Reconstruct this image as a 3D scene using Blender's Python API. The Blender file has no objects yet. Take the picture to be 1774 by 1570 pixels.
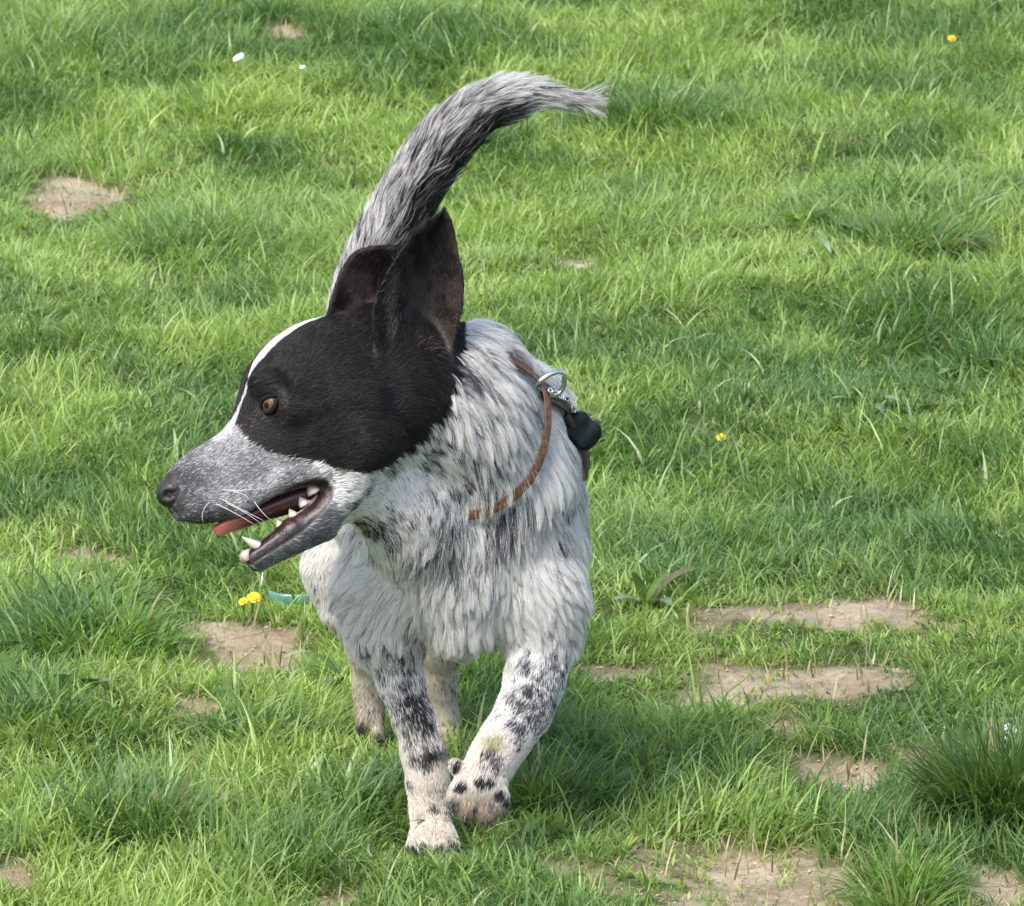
import bpy, math, random
import numpy as np
from mathutils import Vector

# ------------------------------------------------------------------ camera, sky, sun
scene = bpy.context.scene
TH = math.radians(12.5)
FPX = 12000.0                      # focal length in units of 1/1774 of the frame width
S = 2400.0                         # model units per metre for the dog
D0 = 5.0                           # camera distance of the planted paw, along the axis
CS, SN = math.cos(TH), math.sin(TH)
CAMH = D0 * (SN + CS * (1475 - 785) / FPX)
CAMY = -(D0 * CS - D0 * (1475 - 785) / FPX * SN)
CAM = np.array([0.0, CAMY, CAMH])
FWD = np.array([0.0, CS, -SN]); UPV = np.array([0.0, SN, CS]); RGT = np.array([1.0, 0, 0])
cam_data = bpy.data.cameras.new("camera"); cam = bpy.data.objects.new("camera", cam_data)
scene.collection.objects.link(cam); scene.camera = cam
cam.location = CAM; cam.rotation_euler = (math.pi / 2 - TH, 0, 0)
cam_data.sensor_width = 36.0; cam_data.lens = FPX * 36.0 / 1774
cam_data.clip_start = 0.1; cam_data.clip_end = 2000
cam_data.dof.use_dof = True; cam_data.dof.focus_distance = 4.97; cam_data.dof.aperture_fstop = 64.0

world = bpy.data.worlds.new("World"); scene.world = world; world.use_nodes = True
wn = world.node_tree.nodes; wl = world.node_tree.links
for n in list(wn): wn.remove(n)
sky = wn.new('ShaderNodeTexSky'); sky.sky_type = 'NISHITA'; sky.sun_disc = False
SUN_EL, SUN_AZ = math.radians(52), math.radians(-62)     # azimuth from +Y towards +X; camera looks to +Y
SUN_AZ = math.radians(-140)
sky.sun_elevation = SUN_EL; sky.sun_rotation = SUN_AZ
sky.dust_density = 3.0
bg = wn.new('ShaderNodeBackground'); bg.inputs['Strength'].default_value = 0.15
wo = wn.new('ShaderNodeOutputWorld'); wl.new(sky.outputs[0], bg.inputs[0]); wl.new(bg.outputs[0], wo.inputs[0])
sd = bpy.data.lights.new("sun", 'SUN'); sun = bpy.data.objects.new("sun", sd); scene.collection.objects.link(sun)
sd.energy = 1.5; sd.angle = math.radians(20.0); sd.color = (1.0, 0.955, 0.88)
sdir = Vector((math.sin(SUN_AZ) * math.cos(SUN_EL), math.cos(SUN_AZ) * math.cos(SUN_EL), math.sin(SUN_EL)))
sun.rotation_euler = sdir.to_track_quat('Z', 'Y').to_euler(); sun.location = (-2, -2, 4)
scene.view_settings.view_transform = 'Standard'; scene.view_settings.look = 'None'
scene.view_settings.exposure = 1.12; scene.view_settings.gamma = 1.0
scene.render.engine = 'CYCLES'
scene.cycles.max_bounces = 6; scene.cycles.diffuse_bounces = 3; scene.cycles.glossy_bounces = 2
scene.cycles.transmission_bounces = 4; scene.cycles.transparent_max_bounces = 8
scene.cycles.use_denoising = True

DETAIL = 1.0
rng = np.random.default_rng(7)

# ------------------------------------------------------------------ helpers
def link(o, parent=None):
    scene.collection.objects.link(o)
    if parent is not None: o.parent = parent
    return o

def tag(o, label=None, cat=None, group=None, kind=None):
    if label: o['label'] = label
    if cat: o['category'] = cat
    if group: o['group'] = group
    if kind: o['kind'] = kind
    return o

def np_mesh(name, V, faces, mat, parent=None, smooth=True, col=None, tri=None):
    """faces: (n,k) int array or list of such arrays"""
    me = bpy.data.meshes.new(name)
    if not isinstance(faces, list): faces = [faces]
    faces = [f for f in faces if len(f)]
    me.vertices.add(len(V)); me.vertices.foreach_set('co', np.asarray(V, np.float32).ravel())
    nl = sum(f.size for f in faces); npoly = sum(len(f) for f in faces)
    me.loops.add(nl); me.polygons.add(npoly)
    li = np.concatenate([f.ravel() for f in faces]).astype(np.int32)
    tot = np.concatenate([np.full(len(f), f.shape[1], np.int32) for f in faces])
    st = np.concatenate([[0], np.cumsum(tot)[:-1]]).astype(np.int32)
    me.loops.foreach_set('vertex_index', li); me.polygons.foreach_set('loop_start', st)
    me.polygons.foreach_set('use_smooth', np.full(npoly, smooth, bool))
    me.update(calc_edges=True)
    if col is not None:
        a = me.color_attributes.new('Col', 'FLOAT_COLOR', 'POINT')
        c4 = np.ones((len(V), 4), np.float32); c4[:, :3] = col
        a.data.foreach_set('color', c4.ravel())
    if mat: me.materials.append(mat)
    return link(bpy.data.objects.new(name, me), parent)

def empty(name, loc):
    o = bpy.data.objects.new(name, None); o.location = loc; o.empty_display_size = 0.02
    return link(o)

class Noise:
    def __init__(self, seed, n=64):
        self.g = np.random.default_rng(seed).random((n, n, n)).astype(np.float32); self.n = n
    def one(self, P):
        n = self.n
        f = np.floor(P); i = f.astype(np.int64) % n; t = (P - f); t = t * t * (3 - 2 * t)
        j = (i + 1) % n; g = self.g
        x0, y0, z0 = i[..., 0], i[..., 1], i[..., 2]; x1, y1, z1 = j[..., 0], j[..., 1], j[..., 2]
        tx, ty, tz = t[..., 0], t[..., 1], t[..., 2]
        a = g[x0, y0, z0] * (1 - tx) + g[x1, y0, z0] * tx
        b = g[x0, y1, z0] * (1 - tx) + g[x1, y1, z0] * tx
        c = g[x0, y0, z1] * (1 - tx) + g[x1, y0, z1] * tx
        d = g[x0, y1, z1] * (1 - tx) + g[x1, y1, z1] * tx
        return (a * (1 - ty) + b * ty) * (1 - tz) + (c * (1 - ty) + d * ty) * tz
    def __call__(self, P, oct=1):
        r = 0; a = 1.0; s = 0
        for k in range(oct):
            r = r + a * self.one(P * (2 ** k) + 17.3 * k); s += a; a *= 0.5
        return r / s
NZ = Noise(3); NZ2 = Noise(11)

def sstep(a, b, x):
    t = np.clip((x - a) / (b - a), 0, 1); return t * t * (3 - 2 * t)

def W(P):
    """dog space (x right, y down, z away; 1/2400 m, origin where the axis meets depth D0) -> world metres"""
    P = np.asarray(P, float)
    return (CAM + FWD * (D0 + P[..., 2:3] / S) + RGT * ((P[..., 0:1] - 887) / S) - UPV * ((P[..., 1:2] - 785) / S))
def WD(V):
    V = np.asarray(V, float)
    return FWD * V[..., 2:3] + RGT * V[..., 0:1] - UPV * V[..., 1:2]

def pp(u, v, z):
    k = (FPX + z) / FPX
    return np.array([887 + (u - 887) * k, 785 + (v - 785) * k, z])

def ground_at(u, v):
    """where the sight line through frame position (u, v) meets the lawn"""
    d = FWD + RGT * ((u - 887) / FPX) - UPV * ((v - 785) / FPX)
    t = -CAM[2] / d[2]
    p = CAM + d * t
    return p[0], p[1]

def nodes_of(name):
    m = bpy.data.materials.new(name); m.use_nodes = True
    nt = m.node_tree
    for n in list(nt.nodes): nt.nodes.remove(n)
    return m, nt.nodes, nt.links

def simple_mat(name, col, rough=0.5, metal=0.0, noise=0.0, nscale=200.0, spec=0.5, sss=0.0, bump=0.0, coat=0.0):
    m, N, L = nodes_of(name)
    out = N.new('ShaderNodeOutputMaterial'); p = N.new('ShaderNodeBsdfPrincipled')
    L.new(p.outputs[0], out.inputs[0])
    p.inputs['Roughness'].default_value = rough; p.inputs['Metallic'].default_value = metal
    p.inputs['Specular IOR Level'].default_value = spec
    p.inputs['Base Color'].default_value = (*col, 1)
    if sss: p.inputs['Subsurface Weight'].default_value = sss; p.inputs['Subsurface Scale'].default_value = 0.004
    if coat: p.inputs['Coat Weight'].default_value = coat; p.inputs['Coat Roughness'].default_value = 0.08
    tx = N.new('ShaderNodeTexNoise'); tx.inputs['Scale'].default_value = nscale; tx.inputs['Detail'].default_value = 4
    g = N.new('ShaderNodeTexCoord'); L.new(g.outputs['Object'], tx.inputs['Vector'])
    if noise:
        r = N.new('ShaderNodeValToRGB')
        r.color_ramp.elements[0].position = 0.3; r.color_ramp.elements[1].position = 0.7
        r.color_ramp.elements[0].color = (*[c * (1 - noise) for c in col], 1)
        r.color_ramp.elements[1].color = (*[min(1, c * (1 + noise)) for c in col], 1)
        L.new(tx.outputs['Fac'], r.inputs[0]); L.new(r.outputs[0], p.inputs['Base Color'])
    if bump:
        b = N.new('ShaderNodeBump'); b.inputs['Strength'].default_value = bump; b.inputs['Distance'].default_value = 0.001
        L.new(tx.outputs['Fac'], b.inputs['Height']); L.new(b.outputs[0], p.inputs['Normal'])
    return m

def vcol_mat(name, rough=0.5, spec=0.5, trans=0.0, trans_tint=(1, 1, 1), bump=0.0, coat=0.0, nscale=600, hair=False):
    m, N, L = nodes_of(name)
    out = N.new('ShaderNodeOutputMaterial'); p = N.new('ShaderNodeBsdfPrincipled')
    a = N.new('ShaderNodeAttribute'); a.attribute_name = 'Col'
    L.new(a.outputs['Color'], p.inputs['Base Color'])
    p.inputs['Roughness'].default_value = rough; p.inputs['Specular IOR Level'].default_value = spec
    if coat: p.inputs['Coat Weight'].default_value = coat; p.inputs['Coat Roughness'].default_value = 0.15
    last = p.outputs[0]
    if trans:
        t = N.new('ShaderNodeBsdfTranslucent'); mx = N.new('ShaderNodeMixShader'); mx.inputs[0].default_value = trans
        mc = N.new('ShaderNodeMix'); mc.data_type = 'RGBA'; mc.blend_type = 'MULTIPLY'; mc.inputs['Factor'].default_value = 1
        L.new(a.outputs['Color'], mc.inputs[6]); mc.inputs[7].default_value = (*trans_tint, 1)
        L.new(mc.outputs[2], t.inputs['Color'])
        L.new(last, mx.inputs[1]); L.new(t.outputs[0], mx.inputs[2]); last = mx.outputs[0]
    if bump:
        tx = N.new('ShaderNodeTexNoise'); tx.inputs['Scale'].default_value = nscale; tx.inputs['Detail'].default_value = 3
        g = N.new('ShaderNodeTexCoord'); L.new(g.outputs['Object'], tx.inputs['Vector'])
        b = N.new('ShaderNodeBump'); b.inputs['Strength'].default_value = bump; b.inputs['Distance'].default_value = 0.001
        L.new(tx.outputs['Fac'], b.inputs['Height']); L.new(b.outputs[0], p.inputs['Normal'])
    L.new(last, out.inputs[0])
    return m

# ------------------------------------------------------------------ lawn layout
# worn bare patches: frame u, v, half-width, half-height (in frame units, turned into ground ellipses)
BARE = [(140, 338, 85, 24), (1450, 1076, 185, 17), (1075, 1166, 75, 7), (1400, 1205, 175, 24), (1345, 1262, 70, 16),
        (1430, 1335, 115, 16), (1650, 1318, 120, 26), (1370, 1500, 265, 42), (1330, 1545, 170, 30), (1340, 1548, 250, 70), (1560, 1540, 110, 30), (1720, 1545, 90, 22), (1735, 1522, 60, 28),
        (430, 1100, 95, 22), (345, 1072, 80, 9), (350, 1236, 55, 12), (495, 55, 45, 7), (480, 1110, 60, 20),
        (240, 1408, 40, 8), (20, 1490, 60, 10), (1000, 440, 35, 6), (600, 1560, 60, 10), (160, 960, 70, 10), (1490, 1500, 120, 30)]
def patch_xy(u, v, w, h, grow=0):
    x, y = ground_at(u, v); x2, _ = ground_at(u + w, v); _, y2 = ground_at(u, v - h); _, y3 = ground_at(u, v + h)
    return x, (y2 + y3) / 2, abs(x2 - x), abs(y2 - y3) / 2
def bare_xy(u, v, w, h):
    return patch_xy(u, v + 5, w * 1.08, h * 1.35 + 3)
BARE_W = [bare_xy(*b) for b in BARE]
# lush clumps: u, v, half-width, half-height, extra length, darkness
LUSH = [(330, 430, 130, 35, .9, .7), (1560, 385, 230, 55, 1.2, .55), (760, 90, 170, 60, .9, .45), (1740, 1380, 110, 80, 1.7, 1.0),
        (150, 1095, 130, 50, 1.2, .65), (220, 1420, 110, 55, 1.0, .9), (950, 1350, 90, 60, .9, .8), (1180, 1030, 60, 25, .8, .7),  # clump right of the lifted paw is darkened for the dog's shadow
        (1700, 620, 110, 40, .8, .6), (480, 1290, 190, 28, .8, .7), (1160, 210, 210, 40, .8, .6), (1240, 800, 230, 35, .6, .5),
        (60, 1250, 90, 60, .9, .5), (820, 240, 120, 40, .7, .4), (1230, 1270, 120, 40, .6, .5), (1350, 1090, 80, 25, .5, .2),
        (60, 80, 120, 40, .9, .5), (1650, 940, 90, 35, .7, .6), (380, 1230, 80, 25, .7, .5), (620, 1390, 120, 40, .7, .6),
        (1560, 1250, 70, 40, .6, .4), (480, 30, 70, 20, .5, .6), (620, 620, 150, 50, .5, .4), (1560, 560, 150, 40, .6, .3)]
LUSH_W = [patch_xy(*l[:4]) + l[4:] for l in LUSH]

def bare_mask(x, y):
    P = np.stack([x * 14, y * 14, np.zeros_like(x)], -1)
    n = NZ(P, 3) - 0.5
    P2 = np.stack([x * 60, y * 60, np.ones_like(x)], -1); n2 = NZ2(P2, 2) - 0.5
    r = np.zeros_like(x)
    for cx, cy, a, b in BARE_W:
        q = np.sqrt(((x - cx) / a) ** 2 + ((y - cy) / max(b, .012)) ** 2) + n * 1.7 + n2 * 1.1
        r = np.maximum(r, 1 - sstep(0.45, 1.35, q))
    return r
def lush(x, y):
    l = np.zeros_like(x); d = np.zeros_like(x)
    n = NZ(np.stack([x * 9, y * 9, np.full_like(x, 5.0)], -1), 2) - 0.5
    for cx, cy, a, b, ex, dk in LUSH_W:
        q = np.sqrt(((x - cx) / a) ** 2 + ((y - cy) / b) ** 2) + n * 0.8
        w = 1 - sstep(0.3, 1.15, q)
        l = np.maximum(l, w * ex); d = np.maximum(d, w * dk)
    return l, d
PAWS = [(-0.057, 0.0, 0.06)]
def hgt(x, y):
    z = (NZ(np.stack([x * 3.3, y * 3.3, np.full_like(x, 2.0)], -1), 2) - 0.5) * 0.034
    z = z + (NZ2(np.stack([x * 13, y * 13, np.full_like(x, 1.0)], -1), 2) - 0.5) * 0.020
    f = np.zeros_like(x)
    for px, py, r in PAWS: f = np.maximum(f, np.exp(-((x - px) ** 2 + (y - py) ** 2) / r ** 2))
    fade = 1 - sstep(6, 12, np.sqrt(x * x + y * y))
    return z * (1 - f) * fade

# ground sheet to the horizon
def axis_pts(lo, hi, step, far):
    a = np.arange(lo, hi, step); ext = []
    s = step; p = hi
    while p < far: ext.append(p); s *= 1.35; p += s
    ext.append(far); e = np.array(ext)
    lowext = []; s = step; p = lo - step
    while p > -far: lowext.append(p); s *= 1.35; p -= s
    lowext.append(-far)
    return np.concatenate([np.array(lowext)[::-1], a, e])
gx = axis_pts(-1.1, 1.1, 0.008, 600); gy = axis_pts(-0.6, 4.2, 0.010, 600)
X, Y = np.meshgrid(gx, gy, indexing='ij')
Zg = hgt(X, Y); bm_ = bare_mask(X, Y)
mic = NZ2(np.stack([X * 45, Y * 45, X * 0], -1), 3) - .5
Zg = Zg + bm_ * (mic * 0.010 - 0.004)
idx = np.arange(X.size).reshape(X.shape)
quads = np.stack([idx[:-1, :-1], idx[1:, :-1], idx[1:, 1:], idx[:-1, 1:]], -1).reshape(-1, 4)
m, N, L = nodes_of('lawn_soil')
out = N.new('ShaderNodeOutputMaterial'); p = N.new('ShaderNodeBsdfPrincipled'); L.new(p.outputs[0], out.inputs[0])
p.inputs['Roughness'].default_value = 0.95; p.inputs['Specular IOR Level'].default_value = 0.15
tc = N.new('ShaderNodeTexCoord')
def noise_node(scale, det=6, rough=.6):
    t = N.new('ShaderNodeTexNoise'); t.inputs['Scale'].default_value = scale; t.inputs['Detail'].default_value = det
    t.inputs['Roughness'].default_value = rough; L.new(tc.outputs['Object'], t.inputs['Vector']); return t
def ramp(src, stops):
    r = N.new('ShaderNodeValToRGB'); e = r.color_ramp.elements
    while len(e) < len(stops): e.new(0.5)
    for q, (pos, c) in zip(e, stops): q.position = pos; q.color = (*c, 1)
    L.new(src, r.inputs[0]); return r
t1 = noise_node(9); soil = ramp(t1.outputs['Fac'], [(0.3, (.27, .20, .13)), (0.5, (.50, .41, .29)), (0.7, (.64, .54, .40))])
t2 = noise_node(120, 8, .75); grit = ramp(t2.outputs['Fac'], [(0.3, (.5, .45, .42)), (0.55, (1, 1, 1)), (.8, (1.25, 1.2, 1.1))])
mx = N.new('ShaderNodeMix'); mx.data_type = 'RGBA'; mx.blend_type = 'MULTIPLY'; mx.inputs['Factor'].default_value = .8
L.new(soil.outputs[0], mx.inputs[6]); L.new(grit.outputs[0], mx.inputs[7])
at = N.new('ShaderNodeAttribute'); at.attribute_name = 'Col'
t3 = noise_node(30, 5); under = ramp(t3.outputs['Fac'], [(0.3, (.05, .075, .02)), (0.7, (.10, .14, .04))])
m2 = N.new('ShaderNodeMix'); m2.data_type = 'RGBA'; L.new(at.outputs['Fac'], m2.inputs['Factor'])
L.new(under.outputs[0], m2.inputs[6]); L.new(mx.outputs[2], m2.inputs[7])
L.new(m2.outputs[2], p.inputs['Base Color'])
bp = N.new('ShaderNodeBump'); bp.inputs['Strength'].default_value = .9; bp.inputs['Distance'].default_value = .006
L.new(t2.outputs['Fac'], bp.inputs['Height']); L.new(bp.outputs[0], p.inputs['Normal'])
bmf = bm_.ravel()[:, None]
g_ob = np_mesh('ground', np.stack([X, Y, Zg], -1).reshape(-1, 3), quads, m, col=np.repeat(bmf, 3, 1))
tag(g_ob, 'uneven field ground of pale dry soil showing in worn patches', 'ground', kind='structure')

# ------------------------------------------------------------------ blade builder
def blades(base, az, length, lean, width, col, segs=3, curl=1.0, twist=None):
    """base (n,3), az azimuth of lean, lean = horizontal share 0..1 -> arrays V, faces, colours"""
    n = len(base); K = segs
    dirh = np.stack([np.cos(az), np.sin(az), np.zeros(n)], -1)
    side = np.stack([-np.sin(az), np.cos(az), np.zeros(n)], -1)
    if twist is not None:
        side = side * np.cos(twist)[:, None] + dirh * np.sin(twist)[:, None]
    rows = []; cols = []
    for k in range(K + 1):
        s = k / K
        ang = lean * (0.35 + 1.0 * curl * s)            # bends over along its length
        hor = length * s * np.sin(np.clip(ang, 0, 1.9)); ver = length * s * np.cos(np.clip(ang, 0, 1.9))
        c = base + dirh * hor[:, None] + np.array([0, 0, 1.0]) * ver[:, None]
        wd = width * (1 - s ** 1.6) * 0.5 * (0.75 + 0.5 * min(1, s * 3))
        if k < K:
            rows += [c - side * wd[:, None], c + side * wd[:, None]]
        else:
            rows += [c]
    V = np.stack(rows, 1)                                # n, 2K+1, 3
    m = 2 * K + 1
    off = (np.arange(n) * m)[:, None]
    q = [off + np.array([[2 * k, 2 * k + 1, 2 * k + 3, 2 * k + 2]]) for k in range(K - 1)]
    t = off + np.array([[2 * K - 2, 2 * K - 1, 2 * K]])
    C = np.repeat(col[:, None, :], m, 1)
    # blades run from darker at the base to paler at the tip
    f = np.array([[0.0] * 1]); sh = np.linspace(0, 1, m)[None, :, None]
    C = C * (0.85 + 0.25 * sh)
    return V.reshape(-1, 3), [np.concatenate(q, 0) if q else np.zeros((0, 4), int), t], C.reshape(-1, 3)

def merge(parts):
    V = []; Q = []; T = []; C = []; o = 0
    for v, (q, t), c in parts:
        V.append(v); Q.append(q + o); T.append(t + o); C.append(c); o += len(v)
    return np.concatenate(V), [np.concatenate(Q), np.concatenate(T)], np.concatenate(C)

grass_mat = vcol_mat('grass_blade', rough=0.42, spec=0.5, trans=0.42, trans_tint=(1.25, 1.35, 0.55))

G_LIGHT = np.array([.360, .475, .140]); G_MID = np.array([.225, .335, .085]); G_DARK = np.array([.085, .175, .046])
STRAW = np.array([.50, .43, .25])

def lawn():
    # tufts over a wedge that widens with distance, plus a margin either side
    NT = int(62000 * DETAIL)
    ys = rng.random(NT * 2) * 4.75 - 0.62
    hw = 0.40 + (ys + 0.6) * 0.075 + 0.30
    xs = (rng.random(NT * 2) * 2 - 1) * 1.05
    keep = np.abs(xs) < hw
    # thinner with distance and outside the view
    pr = np.clip(1.0 - 0.10 * np.maximum(ys, 0), .5, 1) * np.where(np.abs(xs) > hw - 0.26, .45, 1)
    keep &= rng.random(NT * 2) < pr
    xs, ys = xs[keep], ys[keep]
    b = bare_mask(xs, ys); keep = rng.random(len(xs)) > b * 0.91
    xs, ys, b = xs[keep], ys[keep], b[keep]
    lu, dk = lush(xs, ys); n = len(xs)
    hn = NZ(np.stack([xs * 6, ys * 4, np.full(n, 9.0)], -1), 3)
    hn2 = NZ2(np.stack([xs * 20, ys * 13, np.full(n, 3.0)], -1), 2)
    tl = 0.010 + 0.011 * np.clip((hn - .42) * 4, 0, 1) + 0.010 * hn2 + 0.020 * lu
    front = np.maximum.reduce([bare_mask(xs, ys + o_) for o_ in (.03, .06, .10)])
    hind = 1.3 * np.exp(-((xs + .08) ** 2 + (ys - .20) ** 2) / .12 ** 2) + .6 * np.exp(-((xs + .055) ** 2 + (ys + .05) ** 2) / .06 ** 2) + np.exp(-((xs + .057) ** 2 + (ys + .03) ** 2) / .05 ** 2)
    tl *= (1 - .5 * b) * (1 - .5 * front) * (1 - .45 * np.clip(hind, 0, 1)) * rng.uniform(.7, 1.35, n)
    per = rng.poisson(8.5, n) + 2
    per = np.where(rng.random(n) < b, np.maximum(per // 3, 1), per)
    ti = np.repeat(np.arange(n), per); M = len(ti)
    rad = np.sqrt(rng.random(M)) * 0.0085 * (1 + .4 * lu[ti]); a = rng.random(M) * 2 * np.pi
    x = xs[ti] + rad * np.cos(a); y = ys[ti] + rad * np.sin(a)
    z = hgt(x, y) - 0.002
    wind = NZ(np.stack([x * 5, y * 5, np.full(M, 30.0)], -1), 2) * 12
    vx = np.cos(a) * 1.0 + np.cos(wind) * .55 + rng.normal(0, .8, M)
    vy = np.sin(a) * 1.0 + np.sin(wind) * .55 + rng.normal(0, .8, M)
    az = np.arctan2(vy, vx)
    lean = np.clip(rng.gamma(3.2, .20, M) + .10 + .10 * lu[ti], .05, 1.45)
    ln = tl[ti] * rng.lognormal(0, .33, M); ln = np.clip(ln, .008, .11)
    wd = rng.uniform(.0011, .0023, M) * (1 + .35 * lu[ti]) * (1 + 0.02 * np.maximum(y, 0))
    # colour: clump to clump and blade to blade
    cn = NZ2(np.stack([xs * 7, ys * 4.5, np.full(n, 12.0)], -1), 3)
    f = np.clip((cn - .5) * 2.6 + .52 + rng.normal(0, .22, n) - dk * .55, 0, 1)
    ft = np.clip(f[ti] + rng.normal(0, .17, M), 0, 1)[:, None]
    col = np.where(ft < .5, G_DARK + (G_MID - G_DARK) * ft * 2, G_MID + (G_LIGHT - G_MID) * (ft - .5) * 2)
    blue = np.clip(NZ(np.stack([xs * 4, ys * 3, np.full(n, 21.0)], -1), 2) * 2 - .95 + dk, 0, 1)[ti][:, None] * rng.random(M)[:, None]
    col = col * (1 - .5 * blue) + np.array([.160, .290, .140]) * .5 * blue
    st = rng.random(M) < (.11 + .35 * b[ti] * (b[ti] < .9))
    col[st] = STRAW * rng.uniform(.5, 1.1, st.sum())[:, None]
    lean[st] = np.clip(lean[st] + .5, 0, 1.5); ln[st] *= .8; sb = st & (b[ti] > .25); lean[sb] = rng.uniform(1.0, 1.5, sb.sum()); ln[sb] *= .7
    col *= rng.uniform(.8, 1.25, M)[:, None]
    base = np.stack([x, y, z], -1)
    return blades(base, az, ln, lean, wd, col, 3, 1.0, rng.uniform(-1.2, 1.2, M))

def accent_blades():
    # longer arching blades standing clear of the turf, here and there
    M = int(8000 * DETAIL)
    y = rng.random(M) * 4.5 - .55; x = (rng.random(M) * 2 - 1) * (0.45 + (y + .6) * .075)
    lu, dk = lush(x, y); b = bare_mask(x, y)
    k = (rng.random(M) < .25 + .75 * lu) & (b < .12); x, y, lu, dk = x[k], y[k], lu[k], dk[k]; M = len(x)
    ln = rng.uniform(.022, .055, M) + .03 * lu; lean = rng.uniform(.25, 1.2, M)
    wd = rng.uniform(.0018, .0036, M) * (1 + 0.02 * np.maximum(y, 0))
    f = rng.random(M)[:, None]; col = (G_DARK * 1.2) * (1 - f) + (G_LIGHT * 1.05) * f
    pale = rng.random(M) < .4; col[pale] = np.array([.42, .50, .27])  # whitish colour stands in for glints on the blades
    base = np.stack([x, y, hgt(x, y) - .002], -1)
    return blades(base, rng.random(M) * 6.283, ln, lean, wd, col, 5, 1.1, rng.uniform(-1.3, 1.3, M))

def outer_lawn():
    # the field going on beyond the close-up lawn, built more coarsely
    n = 46000; x = (rng.random(n) * 2 - 1) * 3.2; y = rng.random(n) * 9.5 - 1.4
    hw = 0.40 + (y + 0.6) * 0.075 + 0.28; k = (np.abs(x) > np.minimum(hw, 1.02)) | (y < -.6) | (y > 4.1); x, y = x[k], y[k]
    per = 9; X_ = np.repeat(x, per); Y_ = np.repeat(y, per); M = len(X_); a = rng.random(M) * 6.283; r_ = np.sqrt(rng.random(M)) * .024
    X_ = X_ + r_ * np.cos(a); Y_ = Y_ + r_ * np.sin(a)
    cn = np.repeat(NZ2(np.stack([x * 7, y * 4.5, np.full(len(x), 12.0)], -1), 3), per)
    f = np.clip((cn - .5) * 2.6 + .5 + rng.normal(0, .25, M), 0, 1)[:, None]
    col = np.where(f < .5, G_DARK + (G_MID - G_DARK) * f * 2, G_MID + (G_LIGHT - G_MID) * (f - .5) * 2) * rng.uniform(.8, 1.25, (M, 1))
    ln = rng.uniform(.016, .042, M); lean = np.clip(rng.gamma(3.2, .22, M) + .15, .05, 1.45)
    return blades(np.stack([X_, Y_, hgt(X_, Y_) - .002], -1), rng.random(M) * 6.283, ln, lean, rng.uniform(.003, .006, M), col, 2, 1.0, rng.uniform(-1.2, 1.2, M))
SKIP_GRASS = False
SKIP_FUR = False
if not SKIP_GRASS:
    V, F, C = merge([lawn(), accent_blades(), outer_lawn()])
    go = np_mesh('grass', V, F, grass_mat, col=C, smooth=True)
    tag(go, 'rough green meadow grass in uneven tufts around the dog', 'grass', kind='stuff')
    print('grass verts', len(V))

# ------------------------------------------------------------------ the dog: one implicit body
GS = 5.0
LO = np.array([240.0, 90, -420]); HI = np.array([1110.0, 1525, 960])
DIM = np.ceil((HI - LO) / GS).astype(int) + 1
field = np.full(DIM, 400.0, np.float32)
axx = [LO[i] + GS * np.arange(DIM[i]) for i in range(3)]

def smin(a, b, k):
    h = np.maximum(k - np.abs(a - b), 0) / k
    return np.minimum(a, b) - h * h * k * 0.25
def box(lo, hi):
    a = np.clip(np.floor((lo - LO) / GS).astype(int), 0, DIM - 1); b = np.clip(np.ceil((hi - LO) / GS).astype(int) + 1, 1, DIM)
    sl = tuple(slice(a[i], b[i]) for i in range(3))
    G = np.meshgrid(axx[0][sl[0]], axx[1][sl[1]], axx[2][sl[2]], indexing='ij', sparse=True)
    return sl, G
def put(sl, d, k, op='add'):
    f = field[sl]
    if op == 'add': field[sl] = smin(f, d.astype(np.float32), k)
    else: field[sl] = -smin(-f, d.astype(np.float32), k)          # carve: d<0 inside the cutter, max(f,-d)
def cone(p1, r1, p2, r2, k=25, op='add'):
    p1 = np.asarray(p1, float); p2 = np.asarray(p2, float); m = max(r1, r2) + k + 15
    sl, G = box(np.minimum(p1, p2) - m, np.maximum(p1, p2) + m)
    ba = p2 - p1; bb = ba @ ba + 1e-9
    t = np.clip(((G[0] - p1[0]) * ba[0] + (G[1] - p1[1]) * ba[1] + (G[2] - p1[2]) * ba[2]) / bb, 0, 1)
    d = np.sqrt((G[0] - p1[0] - t * ba[0]) ** 2 + (G[1] - p1[1] - t * ba[1]) ** 2 + (G[2] - p1[2] - t * ba[2]) ** 2) - (r1 + (r2 - r1) * t)
    put(sl, d, k, op)
def chain(pts, k=25):
    for (p1, r1), (p2, r2) in zip(pts[:-1], pts[1:]): cone(p1, r1, p2, r2, k)
def ellip(c, r, k=25, A=np.eye(3), op='add'):
    c = np.asarray(c, float); r = np.asarray(r, float); m = r.max() + k + 15
    sl, G = box(c - m, c + m)
    x = [G[i] - c[i] for i in range(3)]
    q = [A[i][0] * x[0] + A[i][1] * x[1] + A[i][2] * x[2] for i in range(3)]
    k0 = np.sqrt(sum((q[i] / r[i]) ** 2 for i in range(3))); k1 = np.sqrt(sum((q[i] / r[i] ** 2) ** 2 for i in range(3))) + 1e-6
    put(sl, k0 * (k0 - 1) / k1, k, op)

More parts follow.
